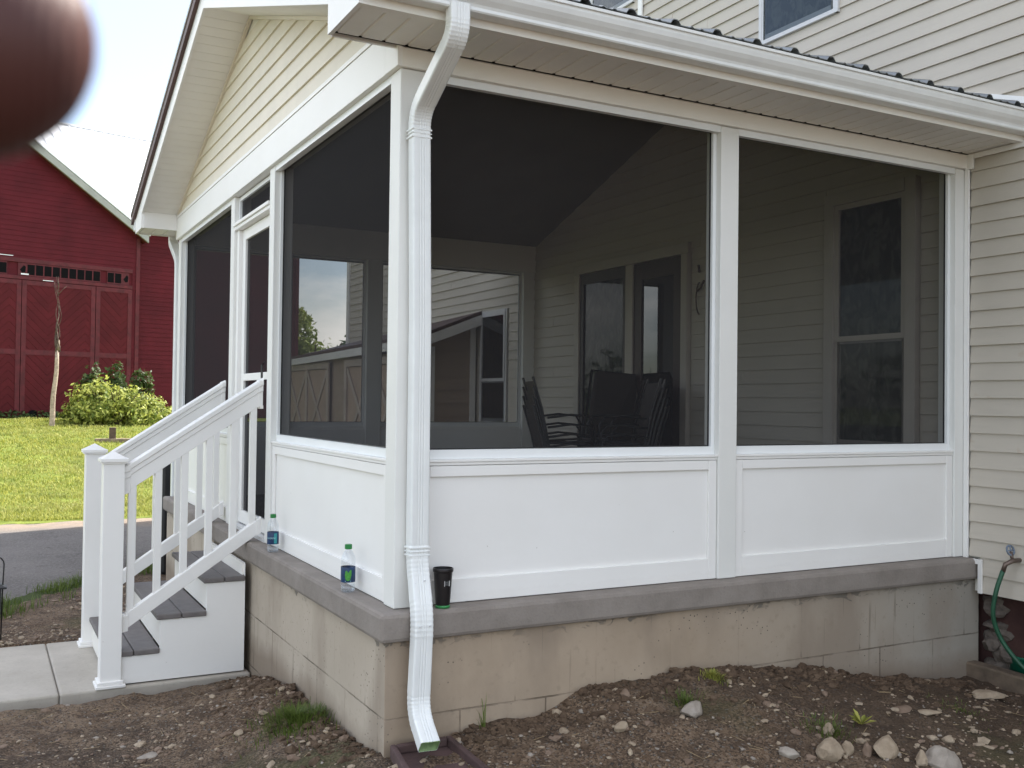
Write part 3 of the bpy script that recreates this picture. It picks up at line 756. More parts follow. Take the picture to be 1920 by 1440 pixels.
# downspout: ribbed rectangular pipe with crimped elbows
def ds_profile(w_, d_, rib=.0016, r=.008):
    pts = []
    def corner(cx, cy, a0):
        for k in range(4): a = a0+k*pi/6; pts.append((cx+r*cos(a), cy+r*sin(a)))
    hw, hd = w_/2, d_/2
    corner(hw-r, hd-r, 0)
    for k in range(1, 24):
        x = (hw-r-.004)*(1-2*k/24); pts.append((x, hd-rib*(.5+.5*cos(k*pi*10/24+pi))*(1 if 3 < k < 21 else 0)))
    corner(-hw+r, hd-r, pi/2); corner(-hw+r, -hd+r, pi)
    for k in range(1, 24):
        x = -(hw-r-.004)*(1-2*k/24); pts.append((x, -hd+rib*(.5+.5*cos(k*pi*10/24+pi))*(1 if 3 < k < 21 else 0)))
    corner(hw-r, -hd+r, 3*pi/2)
    return pts
BASE = ds_profile(.082, .060)
def spoutpath(keys, crimps):
    """keys: [(x,y,z)], rounded corners; returns path + scale list"""
    pts = [V(k) for k in keys]; out = []; sc = []
    for i, p in enumerate(pts):
        if 0 < i < len(pts)-1 and i in crimps:
            a = (pts[i-1]-p); b_ = (pts[i+1]-p); r = min(.075, a.length*.45, b_.length*.45); a.normalize(); b_.normalize()
            p0 = p+a*r; p2 = p+b_*r; N_ = 15
            for k in range(N_+1):
                t = k/N_; q = p0*(1-t)**2+p*2*t*(1-t)+p2*t*t; out.append(q); sc.append(.986 if k % 2 else 1.014)
        else: out.append(p); sc.append(1.0)
    return out, sc
dsx = .086
keys = [(dsx-.022,-.425,2.40),(dsx-.022,-.425,2.285),(dsx-.018,-.045,2.075),(dsx,-.040,1.2),(dsx+.002,-.040,.205),(dsx-.008,-.128,-.02),(dsx-.022,-.128,-.395),(dsx-.030,-.265,-.492)]
path, sc = spoutpath(keys, {1,2,4,5,6})
m = MB()
m.sweep(path, lambda k: [(a*sc[k], b*sc[k]) for a, b in BASE], side=(1,0,0), caps=False)
dsp = m.build('downspout', M['white_metal'], P, smooth=False)
m = MB(); t = (path[-1]-path[-4]).normalized(); e = path[-1]
m.sweep([path[-1]-t*.045, path[-1]+t*.0012], [(a*.93, b*.90) for a, b in BASE][::-1], side=(1,0,0), caps=False); m.build('outlet_lining', M['outlet'], dsp)
for z_, yy, xx in ((1.985,-.041,dsx-.0165),(.245,-.040,dsx+.001)):
    m = MB()
    for dz, tk in ((-.016,.005),(.016,.005),(0,.003)):
        m.box(xx-.0455, xx+.0455, yy-.0345, yy+.033, z_+dz-.004*(tk/.005), z_+dz+.004*(tk/.005))
    m.build('strap', M['white_metal'], dsp, bevel=.002)
for p_ in ((dsx-.03,-.160,-.045),(dsx+.012,-.160,-.045),(dsx-.03,-.101,.12),(dsx+.01,-.104,.13)):
    m = MB(); m.lathe([(.001,-.003),(.0045,-.002),(.0045,.002),(.001,.003)], p_, 8); m.build('screw', M['storm'], dsp)
# rear downspout: elbow from the rear eave back to the last post
m = MB(); pth, sc2 = spoutpath([(.02,D_+.42,2.38),(.02,D_+.42,2.30),(.02,D_+.06,2.10),(.02,D_+.06,1.0),(.02,D_+.06,-.6)], {1,2})
m.sweep(pth, BASE, side=(1,0,0)); m.build('downspout', M['white_metal'], P)

# ------------------------------------------------------------------ splash block
m = MB(); m.prism([(-.02,-.10,-.63),(.20,-.10,-.63),(.25,-.62,-.70),(-.07,-.62,-.70)], (0,0,.02))
m.prism([(-.045,-.10,-.63),(-.02,-.10,-.63),(-.07,-.62,-.70),(-.10,-.62,-.70)], (0,0,.055)); m.prism([(.20,-.10,-.63),(.225,-.10,-.63),(.28,-.62,-.70),(.25,-.62,-.70)], (0,0,.055)); m.prism([(-.02,-.10,-.61),(.20,-.10,-.61),(.20,-.125,-.612),(-.02,-.125,-.612)], (0,0,.035))
m.v = [(x, y, z+.055) for x, y, z in m.v]
tag(m.build('splash_block', M['splash'], bevel=.006), 'dark red brown splash block in the dirt under the downspout outlet', 'splash block')

# ------------------------------------------------------------------ steps with railings
ST = empty('porch_steps', (0, 2.2, -.78), 'white boxed porch steps with grey treads and white railings on both sides', 'steps')
def stp(m, name, mat, bevel=0, parent=None, smooth=False):
    m.v = [(x, y-2.2, z+.78) if parent is None else (x, y-2.2, z+.78) for x, y, z in m.v]
    return m.build(name, mat, parent or ST, bevel=bevel, smooth=smooth)
Y0, Y1 = 2.20, 3.30
TR = [(-.337,-.20),(-.60,-.392),(-.865,-.585)]        # nose x, top z
# boxed body: side profile
prof = [(-.092,-.772),(-.092,-.130),(-.095,-.130),(-.095,-.232),(-.318,-.232),(-.318,-.424),(-.58,-.424),(-.58,-.617),(-.845,-.617),(-.845,-.772)]
m = MB(); m.prism([(x, Y0, z) for x, z in prof], (0, .018, 0)); stp(m, 'side_panel', M['white'], .002)
m = MB(); m.prism([(x, Y1-.018, z) for x, z in prof], (0, .018, 0)); stp(m, 'side_panel', M['white'], .002)
for x, z0, z1 in ((-.090,-.198,-.125),(-.300,-.385,-.232),(-.562,-.578,-.424),(-.827,-.772,-.617)):
    m = MB(); m.box(x-.018, x, Y0+.0185, Y1-.0185, z0, z1); stp(m, 'riser', M['beam'])
for i, (nx_, zt_) in enumerate(TR):
    back = (-.094, -.319, -.581)[i]; mid = (nx_+back)/2
    m = MB(); m.box(nx_, mid-.002, Y0-.012, Y1+.022, zt_-.031, zt_); m.box(mid+.002, back, Y0-.012, Y1+.022, zt_-.031, zt_); stp(m, 'tread', M['tread'], .006)
def railing(yc):
    ys_ = (yc-.057, yc+.057)
    m = MB(); m.box(-.905, -.791, ys_[0], ys_[1], -.778, .50); np_ = stp(m, 'newel_post', M['white'], .003)
    m = MB(); m.box(-.928,-.768, ys_[0]-.023, ys_[1]+.023, -.7795, -.762); m.box(-.918,-.778, ys_[0]-.013, ys_[1]+.013, -.762, -.742); stp(m, 'post_base', M['white'], .004, np_)
    m = MB(); m.box(-.915,-.781, ys_[0]-.010, ys_[1]+.010, .490, .500); m.box(-.924,-.772, ys_[0]-.019, ys_[1]+.019, .500, .520)
    a = [(-.918,ys_[0]-.013,.520),(-.778,ys_[0]-.013,.520),(-.778,ys_[1]+.013,.520),(-.918,ys_[1]+.013,.520)]; ap = (-.848, yc, .560)
    for k in range(4): m.face([a[k], a[(k+1)%4], ap])
    stp(m, 'post_cap', M['white'], .002, np_)
    # top rail: moulded profile swept along the slope
    def rail(x0, z0, x1, z1, pr, name):
        m = MB(); sl_ = (z1-z0)/(x1-x0)
        poly = lambda x, z: [(x, yc+a, z+b) for a, b in pr]
        m.prism(poly(x0, z0), (x1-x0, 0, z1-z0)); 
        # level mounting collars at both ends
        return stp(m, name, M['white'], .002)
    top = [(-.030,.0),(-.036,.006),(-.036,.030),(-.024,.036),(-.024,-.0),(-.024,-.0)]
    pr_top = [(-.034,0),(-.034,-.028),(-.026,-.034),(-.026,-.062),(-.020,-.068),(-.020,-.150),(.020,-.150),(.020,-.068),(.026,-.062),(.026,-.034),(.034,-.028),(.034,0),(.020,.010),(-.020,.010)]
    hr = rail(-.768, .480, .0, .990, pr_top, 'handrail')
    pr_bot = [(-.022,0),(-.026,-.006),(-.026,-.092),(.026,-.092),(.026,-.006),(.022,0)]
    br = rail(-.770, -.372, .0, .150, pr_bot, 'bottom_rail')
    for x_, k_, z_, pr_, ln, dz_ in ((-.7905,1.12,.468,pr_top,.035,.012),(-.030,1.12,.975,pr_top,.0295,.012),(-.7905,1.15,-.382,pr_bot,.035,.006),(-.030,1.15,.135,pr_bot,.0295,.012)):
        m = MB(); m.prism([(x_, yc+a*k_, z_+b*1.06) for a, b in pr_], (ln, 0, dz_)); stp(m, 'rail_bracket', M['white'], .002, hr)
    for xc in (-.745,-.600,-.453,-.311,-.167,-.022):
        xa, xb = xc-.020, xc+.020
        if xc > -.03: xa, xb = -.072, -.034
        zt = lambda x: .480+(x+.768)*.664-.148; zb = lambda x: -.372+(x+.770)*.678-.004
        m = MB(); y0, y1 = yc-.018, yc+.018
        m.v = [(xa,y0,zb(xa)),(xb,y0,zb(xb)),(xb,y1,zb(xb)),(xa,y1,zb(xa)),(xa,y0,zt(xa)),(xb,y0,zt(xb)),(xb,y1,zt(xb)),(xa,y1,zt(xa))]
        m.f = [(0,1,2,3),(4,7,6,5),(0,4,5,1),(1,5,6,2),(2,6,7,3),(3,7,4,0)]; m.m = [0]*6
        stp(m, 'baluster', M['white'], .002, hr)
    m = MB(); m.box(-.02, .0, yc-.03, yc+.03, .81, .83); stp(m, 'rail_bracket', M['beam'], 0, hr)
railing(2.232); railing(3.29)

# ------------------------------------------------------------------ main house
H = empty('house', (3.57, 5, 0), 'two storey farmhouse with beige lap siding behind the porch', 'house')
HX = 3.57
def hb(m, name, mat, parent=None, bevel=0, smooth=False):
    m.v = [(x-HX, y-5, z) for x, y, z in m.v]; return m.build(name, mat, parent or H, bevel=bevel, smooth=smooth)
HY0, HY1, HZ = -4.5, 11.12, 6.2
m = MB(); m.box(HX+.02, HX+8, HY0, HY1, -.19, HZ+.05); hb(m, 'wall', M['beam'])
# lap siding facing the yard: courses; lower part steps over the slab
m = MB(); c = .1016; z = .012-.1016*2
OP = [(.31,1.10,.57,2.32),(2.55,4.33,-.05,2.13),(5.72,6.42,.60,1.92),(1.0,1.76,3.55,5.2),(3.38,4.14,4.45,6.2)]
while z < HZ:
    z1 = z+c; segs = [(HY0, HY1)]
    if z < -.02: segs = [(HY0, -.10), (5.40, HY1)]
    elif z < 2.3: segs = [(HY0, -.036), (.0, 5.27), (5.30, HY1)]
    cut = []
    for a, b_ in segs:
        pcs = [(a, b_)]
        for (o0, o1, oz0, oz1) in OP:
            if oz0 < z+.03 and z1-.03 < oz1:
                pcs = [q for (p0, p1) in pcs for q in (((p0, min(p1, o0)),) if p0 < o0 else ())+(((max(p0, o1), p1),) if p1 > o1 else ())]
        cut += pcs
    for a, b_ in cut:
        if b_-a < .01: continue
        cuts = [a]; yy = a+random.uniform(.4, 3.6)
        while yy < b_-.2: cuts.append(yy); yy += random.uniform(2.2, 3.8)
        cuts.append(b_)
        for q in range(len(cuts)-1):
            c0, c1 = cuts[q], cuts[q+1]; e = .0022*(q % 2)+random.uniform(0, .0008); wv = random.uniform(-.0015, .0015)
            m.face([(HX-.015-e, c0, z+wv), (HX-.002-e, c0, z1), (HX-.002-e, c1, z1), (HX-.015-e, c1, z-wv)])
            m.face([(HX-.015-e, c0, z+wv), (HX-.015-e, c1, z-wv), (HX-.001, c1, z), (HX-.001, c0, z)])
            if e > .002:
                for cc in (c0, c1): m.face([(HX-.015-e, cc, z), (HX-.002-e, cc, z1), (HX-.0, cc, z1), (HX-.01, cc, z)])
        m.face([(HX-.015, a, z), (HX+.021, a, z), (HX-.002, a, z1)]); m.face([(HX-.015, b_, z), (HX-.002, b_, z1), (HX+.021, b_, z)])
    z = z1
for (o0, o1, oz0, oz1) in OP: m.box(HX-.001, HX+.019, o0-.0, o1+.0, oz0-.08, oz1+.08)
hb(m, 'siding', M['siding'])
m = MB(); m.box(HX+.10, HX+7.9, HY0+.1, HY1-.1, -1.3, -.19); hb(m, 'stone_foundation', M['red_stone'])
m = MB()
for (a, b_, q, s1, s2, s3, sd_) in ((3.72,-.12,-.27,.11,.08,.07,2.),(3.73,-.15,-.39,.12,.10,.07,3.),(3.72,-.10,-.50,.11,.07,.07,4.),(3.73,-.17,-.53,.10,.09,.08,5.),(3.72,-.13,-.64,.11,.10,.07,7.),(3.72,-.16,-.78,.12,.12,.10,9.)): add_stone(m, a, b_, q, s1, s2, s3, sd_, .3, ICO3, 1.6)
hb(m, 'stone_foundation', M['pier'])
# J-channel that follows the porch outline
m = MB()
X0, X1 = HX-.028, HX-.0155
m.box(X0, X1, -.034, -.004, .0, 2.262); m.box(X0-.001, X1, -.062, -.004, 2.2625, 2.352); m.box(X0, X1, -.46, -.063, 2.322, 2.352)
m.box(X0, X1, -.100, -.004, -.030, -.0005); m.box(X0, X1, -.126, -.1005, -.195, -.0005)
hb(m, 'corner_trim', M['white'], bevel=.002)
m = MB(); m.box(HX-.035, HX+.06, HY1-.08, HY1+.03, -.2, HZ); hb(m, 'corner_board', M['white'])
m = MB(); m.box(HX-.03, HX-.016, 3.26, 3.32, 3.3, 6.0); hb(m, 'corner_board', M['white'])
# roof of the house: eave over the yard side, ridge along y
m = MB()
for s in (0, 1):
    pts = [(HX-.42, HZ-.02), (HX+4, HZ+2.75)] if s == 0 else [(HX+8.42, HZ-.02), (HX+4, HZ+2.75)]
    m.prism([(pts[0][0], HY0-.3, pts[0][1]), (pts[1][0], HY0-.3, pts[1][1]), (pts[1][0], HY0-.3, pts[1][1]+.12), (pts[0][0], HY0-.3, pts[0][1]+.12)], (0, HY1-HY0+.6, 0))
m.prism([(HX+.02, HY0+.01, HZ+.04), (HX+7.98, HY0+.01, HZ+.04), (HX+4, HY0+.01, HZ+2.72)], (0, HY1-HY0-.02, 0))
hb(m, 'roof', M['brown_metal'])

def dh_window(parent, adder, y0, y1, z0, z1, X, casing=.075, sash=True, mat=None, curtain=True, trim=None, mullion_z=None, glass=None):
    """double hung window on the x=X wall, faces -x"""
    trim = trim or M['white']
    m = MB(); o = .05 if casing > .05 else .028
    m.box(X-o, X-.003, y0, y0+casing, z0, z1); m.box(X-o, X-.003, y1-casing, y1, z0, z1); m.box(X-o-.004, X-.003, y0+casing, y1-casing, z1-casing, z1); (m.box(X-o-.012, X-.003, y0-.015, y1+.015, z0-.02, z0+.032) if casing > .05 else m.box(X-o-.003, X-.003, y0+.001, y1-.001, z0, z0+.03))
    w_ = adder(m, 'window', trim, bevel=.002)
    a, b_, c_, d_ = y0+casing, y1-casing, z0+.033, z1-casing; zm = mullion_z or (c_+d_)/2; s = .035
    m = MB()
    for (zz0, zz1, dx) in ((zm, d_, .0), (c_, zm+.02, .012)):
        x0, x1 = X-.036+dx, X-.014+dx*.5
        m.box(x0, x1, a, a+s, zz0, zz1); m.box(x0, x1, b_-s, b_, zz0, zz1); m.box(x0+.0005, x1-.0005, a+s, b_-s, zz1-s, zz1-.0005); m.box(x0+.0005, x1-.0005, a+s, b_-s, zz0+.0005, zz0+s)
    adder(m, 'sash', trim, parent=w_)
    m = MB(); m.face([(X-.024, a+s*.5, c_), (X-.024, a+s*.5, d_-.01), (X-.024, b_-s*.5, d_-.01), (X-.024, b_-s*.5, c_)]); adder(m, 'pane', glass or M['glass'], parent=w_)
    m = MB(); n = 60
    for k in range(n):
        ya = a+(b_-a)*k/n; yb = a+(b_-a)*(k+1)/n; da, db = (.003*sin(ya*70+2*sin(ya*19)), .003*sin(yb*70+2*sin(yb*19)))
        m.face([(X-.009+da, ya, c_), (X-.009+da, ya, d_), (X-.009+db, yb, d_), (X-.009+db, yb, c_)])
    adder(m, 'curtain', M['curtain'] if curtain else M['dark'], parent=w_, smooth=True)
    return w_
dh_window(H, hb, .325, 1.075, .58, 2.30, HX, .082, mullion_z=1.30, trim=M['casing'], glass=M['glass_dim'])
dh_window(H, hb, .985, 1.765, 3.545, 5.0, HX, .03, trim=M['storm'])
dh_window(H, hb, 3.40, 4.12, 4.46, 5.9, HX, .03, trim=M['storm'])
dh_window(H, hb, 5.74, 6.40, .62, 1.90, HX, .03, trim=M['storm'], curtain=False, mullion_z=1.10)
# door unit inside the porch: fixed side light window and a dark door with tall glass
m = MB(); X = HX
m.box(X-.05, X-.003, 2.565, 2.645, .005, 2.10); m.box(X-.05, X-.003, 3.33, 3.44, .005, 2.10); m.box(X-.05, X-.003, 4.22, 4.30, .005, 2.10); m.box(X-.054, X-.003, 2.55, 4.315, 2.101, 2.19)
du = hb(m, 'door_frame', M['casing'], bevel=.002)
m = MB(); m.box(X-.034, X-.006, 2.646, 2.76, .03, 2.098); m.box(X-.034, X-.006, 3.215, 3.329, .03, 2.098); m.box(X-.0335, X-.0065, 2.761, 3.214, 1.95, 2.098); m.box(X-.0335, X-.0065, 2.761, 3.214, .03, .28)
dd = hb(m, 'entry_door', simple('dark_brown_door', (.05, .030, .026), .45, var=.1))
m = MB(); m.face([(X-.02, 2.76, .28), (X-.02, 2.76, 1.95), (X-.02, 3.215, 1.95), (X-.02, 3.215, .28)]); hb(m, 'door_glass', M['glass_door'], parent=dd)
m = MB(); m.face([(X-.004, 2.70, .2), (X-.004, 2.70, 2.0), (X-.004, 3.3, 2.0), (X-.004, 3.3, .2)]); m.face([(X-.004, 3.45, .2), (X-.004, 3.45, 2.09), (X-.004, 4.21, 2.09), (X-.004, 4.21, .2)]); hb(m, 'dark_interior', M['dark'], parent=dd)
m = MB(); m.box(X-.034, X-.010, 3.441, 3.50, .03, 2.098); m.box(X-.034, X-.010, 4.16, 4.219, .03, 2.098); m.box(X-.0335, X-.0105, 3.501, 4.159, 2.0, 2.098); m.box(X-.0335, X-.0105, 3.501, 4.159, .03, .12)
sd = hb(m, 'side_window', simple('dark_sash', (.06, .05, .05), .5))
m = MB(); m.face([(X-.02, 3.50, .12), (X-.02, 3.50, 2.0), (X-.02, 4.16, 2.0), (X-.02, 4.16, .12)]); hb(m, 'pane', M['glass_dim'], parent=sd)
m = MB()
for k in range(40):
    ya = 3.50+.66*k/40; yb = 3.50+.66*(k+1)/40; m.face([(X-.011+.002*sin(ya*60), ya, .12), (X-.011+.002*sin(ya*60), ya, 2.), (X-.011+.002*sin(yb*60), yb, 2.), (X-.011+.002*sin(yb*60), yb, .12)])
hb(m, 'curtain', M['curtain'], parent=sd, smooth=True)
# outdoor faucet on the house wall
FC = empty('faucet', (HX-.02, -.355, .03), 'metal outdoor faucet with a small grey wheel handle on the beige siding', 'faucet')
m = MB(); m.tube([(.02,0,0),(-.06,.0,0),(-.09,.02,-.02),(-.095,.03,-.06)], .013, 10); m.tube([(-.055,0,0),(-.055,.012,.05)], .009, 8); m.build('spout', M['steel'], FC, smooth=True)
m = MB(); m.tube([(-.055+.030*cos(a*pi/6), .014+.008*sin(a*pi/6), .056+.026*sin(a*pi/6)) for a in range(12)], .006, 6, closed=True); m.tube([(-.085,.014,.056),(-.025,.014,.056)], .004); m.tube([(-.055,.01,.03),(-.055,.018,.082)], .004); m.build('wheel_handle', M['faucet_blue'], FC, smooth=True)
m = MB(); pts = []
K = [(-.095,.030,-.055),(-.125,.05,-.17),(-.13,.065,-.30),(-.10,.045,-.42),(-.06,-.02,-.53),(-.03,-.10,-.60),(.0,-.25,-.66)]
for i in range(len(K)-1):
    p0 = V(K[max(i-1,0)]); p1 = V(K[i]); p2 = V(K[i+1]); p3 = V(K[min(i+2, len(K)-1)])
    for t in (0, .25, .5, .75):
        pts.append(.5*((2*p1)+(-p0+p2)*t+(2*p0-5*p1+4*p2-p3)*t*t+(-p0+3*p1-3*p2+p3)*t**3)+V((HX-.02,-.355,.03)))
m.sweep(pts, [(.0125*cos(2*pi*j/10), .0125*sin(2*pi*j/10)) for j in range(10)], side=(0,1,0)); tag(m.build('garden_hose', M['hose'], smooth=True), 'green garden hose hanging from the faucet down behind the curb', 'hose')
m = MB(); m.lathe([(.13,-.72),(.15,-.54),(.158,-.535),(.158,-.525),(.145,-.525),(.12,-.71)], (3.78,-.30,0), 28); tag(m.build('plastic_tub', M['tub'], smooth=True), 'green plastic tub on the ground behind the wooden curb', 'tub')
m = MB(); m.prism([(3.52,.02,-.74),(3.61,.02,-.74),(3.52,-1.6,-.74),(3.43,-1.6,-.74)], (0,0,.145)); tag(m.build('wooden_curb', M['wood_damp'], bevel=.012), 'weathered timber curb on the dirt below the faucet', 'timber curb')
# wrought wall ornament by the door
m = MB(); m.tube([(HX-.03, 2.42+.05*cos(a*.35), 1.72+.13*sin(a*.35)) for a in range(-4, 5)], .006, 6); m.tube([(HX-.03,2.37,1.86),(HX-.04,2.40,1.80),(HX-.03,2.46,1.78)], .008, 6); m.tube([(HX-.03,2.44,1.99),(HX-.03,2.43,1.93)], .010, 6)
tag(m.build('wall_ornament', M['bark_dark'], smooth=True), 'curled dark wire ornament hung on the siding right of the porch door', 'ornament')

# ------------------------------------------------------------------ lean-to shed with garage doors, behind the porch
G = empty('garage', (2.95, 6.5, -.8), 'low tan garage lean-to with braced doors and dark roof behind the porch', 'garage')
def gb(m, name, mat, parent=None, bevel=0, smooth=False):
    m.v = [(x-2.95, y-6.5, z+.8) for x, y, z in m.v]; return m.build(name, mat, parent or G, bevel=bevel, smooth=smooth)
GX, GY0, GY1 = 2.97, 6.50, 13.1
m = MB(); m.box(GX+.02, 3.538, GY0+.02, HY1+.04, -.9, 1.46); m.box(GX+.02, 3.50, HY1+.045, GY1, -.9, 1.44); gb(m, 'wall', M['siding_shed'])
m = MB(); z = -.8
while z < 1.80:
    x0 = GX if z < 1.5 else GX+(z-1.5)/.26*.56
    if x0 < 3.50: m.face([(x0, GY0, z), (3.535, GY0, z), (3.535, GY0+.012, z+.15), (x0, GY0+.012, z+.15)]); m.face([(x0, GY0, z), (x0, GY0+.015, z), (3.535, GY0+.015, z), (3.535, GY0, z)])
    z += .15
gb(m, 'end_siding', M['siding_shed'])
m = MB()
def rs(ya, za, wa, yb, zb, wb, xb):
    p = [(GX-.12, ya, za), (xb, ya, wa), (xb, ya, wa+.04), (GX-.12, ya, za+.04), (GX-.12, yb, zb), (xb, yb, wb), (xb, yb, wb+.04), (GX-.12, yb, zb+.04)]
    i = len(m.v); m.v += p; m.f += [tuple(i+k for k in f) for f in ((0,1,2,3),(4,7,6,5),(0,4,5,1),(1,5,6,2),(2,6,7,3),(3,7,4,0))]; m.m += [0]*6
rs(GY0-.16, 1.60, 1.87, HY1+.02, 1.525, 1.665, 3.534); rs(HY1+.021, 1.525, 1.665, GY1+.1, 1.49, 1.60, 3.60)
gb(m, 'roof', M['brown_metal'])
m = MB(); m.prism([(GX-.12, GY0-.162, 1.49), (3.534, GY0-.162, 1.75), (3.534, GY0-.162, 1.868), (GX-.12, GY0-.162, 1.598)], (0, .02, 0)); m.prism([(GX-.122, GY0-.14, 1.49), (GX-.122, GY0-.14, 1.598), (GX-.122, GY1, 1.488), (GX-.122, GY1, 1.40)], (.022, 0, 0)); gb(m, 'fascia', M['white'])
m = MB(); m.box(GX-.012, GX+.05, GY0-.014, GY0+.10, -.85, 1.49); m.box(3.47, 3.534, GY0-.016, GY0+.02, -.85, 1.74); gb(m, 'corner_board', M['white'])
for y0 in (7.25, 10.2):
    m = MB(); m.box(GX-.02, GX+.018, y0, y0+2.05, -.8, 1.32); gd = gb(m, 'garage_door', M['garage_door'])
    m = MB(); xx = GX-.045
    m.box(xx, GX-.021, y0-.10, y0, -.8, 1.42); m.box(xx, GX-.021, y0+2.05, y0+2.15, -.8, 1.42); m.box(xx, GX-.021, y0+.001, y0+2.049, 1.33, 1.42); m.box(xx+.004, GX-.0215, y0+.98, y0+1.07, -.8, 1.329)
    for a, b_ in ((y0+.02, y0+.97), (y0+1.08, y0+2.03)):
        for s in ((a, b_), (b_, a)):
            p, q = V((0, s[0], .0)), V((0, s[1], 1.25)); n_ = V((0, -(q-p).z, (q-p).y)).normalized()*.04
            for pp, qq in (((s[0], .25), (s[1], 1.28)),):
                m.prism([(xx+(.006 if s[0] == a else .010), pp[0], pp[1]-.05), (xx+(.006 if s[0] == a else .010), pp[0], pp[1]+.05), (xx+(.006 if s[0] == a else .010), qq[0], qq[1]+.05), (xx+(.006 if s[0] == a else .010), qq[0], qq[1]-.05)], (.012, 0, 0))
        m.box(xx+.003, GX-.0215, a, b_, .20, .28)
    gb(m, 'door_brace', M['brace'], parent=gd)

# ------------------------------------------------------------------ barn
Dv = V((.96, .28, 0)).normalized(); B0 = V((.446, 29.09, .2)); ang = math.atan2(Dv.y, Dv.x)
B = empty('barn', B0, 'large old red barn with bright tin roof and a row of dark small panes', 'barn', rz=ang)
# local: x along wall, y away from the camera, z up (0 at base)
EZ = 6.32
def lap(m, u0f, u1f, z0, z1, c, y, holes=()):
    z = z0
    while z < z1:
        za = min(z+c, z1); a0, b0 = u0f(z), u1f(z); a1, b1 = u0f(za), u1f(za)
        segs = [(a0, b0, a1, b1)]
        for (h0, h1, hz0, hz1) in holes:
            if hz0 < (z+za)/2 < hz1:
                ns = []
                for (p0, p1, q0, q1) in segs:
                    if p0 < h0: ns.append((p0, h0, q0, h0))
                    if p1 > h1: ns.append((h1, p1, h1, q1))
                segs = ns
        for (p0, p1, q0, q1) in segs:
            if p1 > p0 and q1 > q0-1e-3:
                m.face([(p0, y-.011, z), (p1, y-.011, z), (q1, y, za), (q0, y, za)]); m.face([(p0, y-.011, z), (p0, y, z), (p1, y, z), (p1, y-.011, z)])
        z = za
m = MB(); m.box(-9.4, 8.5, .16, 11, -.6, EZ-.1); m.build('wall', M['barn'], B)
# right part of the long wall
m = MB(); lap(m, lambda z: 2.45, lambda z: 8.5, -.4, EZ-.05, .145, .14); m.box(8.4, 8.55, .1, .16, -.4, EZ-.05); m.build('wall', M['barn'], B)
# projecting gable front: rake falls to the right
def rk(z): return 2.45-(max(z, 5.85)-5.85)/.665
m = MB(); lap(m, lambda z: -9.5+(max(z, 5.85)-5.85)/.665, rk, -.4, 9.75, .145, -.02, [(-3.2, 2.33, -.5, 4.72)]); m.build('gable_wall', M['barn'], B)
m = MB(); m.prism([(2.5, 0, -.4), (2.5, 0, 5.8), (-3.5, 0, 9.78), (-9.5, 0, 5.8), (-9.5, 0, -.4)], (0, .15, 0)); m.build('gable_wall', M['barn'], B)
m = MB(); m.box(2.44, 2.56, -.05, .0, -.4, 5.75); m.box(-3.2, 2.33, -.05, -.02, 4.12, 4.22); m.box(-3.2, 2.33, -.045, -.02, 4.62, 4.74); m.build('trim_board', M['barn_trim'], B)
# doors
for (a, b_) in ((-3.25, -1.0), (-.98, 1.17), (1.19, 2.32)):
    m = MB(); m.box(a, b_, -.04, -.005, .02, 4.10); dob = m.build('barn_door', M['barn_door'], B)
    m = MB(); m.box(a, a+.13, -.052, -.0405, .02, 4.1); m.box(b_-.13, b_, -.052, -.0405, .02, 4.1); m.box(a+.131, b_-.131, -.05, -.0405, 1.9, 2.05); m.box(a+.131, b_-.131, -.05, -.0405, 3.97, 4.10); m.build('door_batten', M['barn_trim'], dob)
m = MB(); m.lathe([(.02, 0), (.13, .0), (.13, .01), (.02, .01)], (0,0,0), 14); 
for i, (x, y, z) in enumerate(m.v): m.v[i] = (x-.62, -.064-z, y*.8+.16)
m.build('hole', M['dark'], B)
# pane strips
def panes(a, b_, n, broken=()):
    m = MB(); m.box(a, b_, -.03, -.012, 4.23, 4.61); f = m.build('window_band', M['barn_trim'], B)
    st = (b_-a)/n
    for k in range(n):
        m = MB(); x0, x1 = a+k*st+.018, a+(k+1)*st-.018
        if k in broken:
            m.face([(x0+.03, -.034, 4.40), (x0+.1, -.034, 4.31), (x1-.02, -.034, 4.33), (x1-.01, -.034, 4.50), (x0+.14, -.034, 4.54)])
        else: m.face([(x0, -.034, 4.27), (x1, -.034, 4.27), (x1, -.034, 4.57), (x0, -.034, 4.57)])
        m.build('pane', M['dark'], f)
panes(-1.10, 1.32, 10, (0,)); panes(1.52, 2.22, 3, (2,)); panes(-3.0, -1.4, 7)
m = MB(); m.box(-1.02, -.80, -.0355, -.031, 4.26, 4.30); m.box(-1.9, -1.25, -.052, -.045, 4.78, 4.80); m.box(-.4, -.1, -.056, -.0505, 4.13, 4.15); m.build('peeled_paint', M['tin'], B)
# rake boards of the gable front and its roof
def sl(x0, z0, x1, z1, y0, y1, t0, t1, name, mat, dy=0):
    m = MB(); m.prism([(x0, y0, z0+t0), (x1, y0, z1+t0), (x1, y0, z1+t1), (x0, y0, z0+t1)], (0, y1-y0, 0)); m.build(name, mat, B)
sl(2.72, 5.63, -3.5, 9.80, -.32, -.24, -.02, .20, 'rake_board', M['grey_trim']); sl(-9.7, 5.63, -3.5, 9.80, -.32, -.24, -.02, .20, 'rake_board', M['grey_trim'])
sl(2.72, 5.63, -3.5, 9.80, -.239, .30, .0, .10, 'rake_soffit', M['barn_trim']); sl(-9.7, 5.63, -3.5, 9.80, -.239, .3, .0, .10, 'rake_soffit', M['barn_trim'])
sl(2.76, 5.82, -3.5, 10.0, -.33, 3.9, .01, .06, 'gable_roof', M['tin']); sl(-9.74, 5.82, -3.5, 10.0, -.33, 3.9, .01, .06, 'gable_roof', M['tin'])
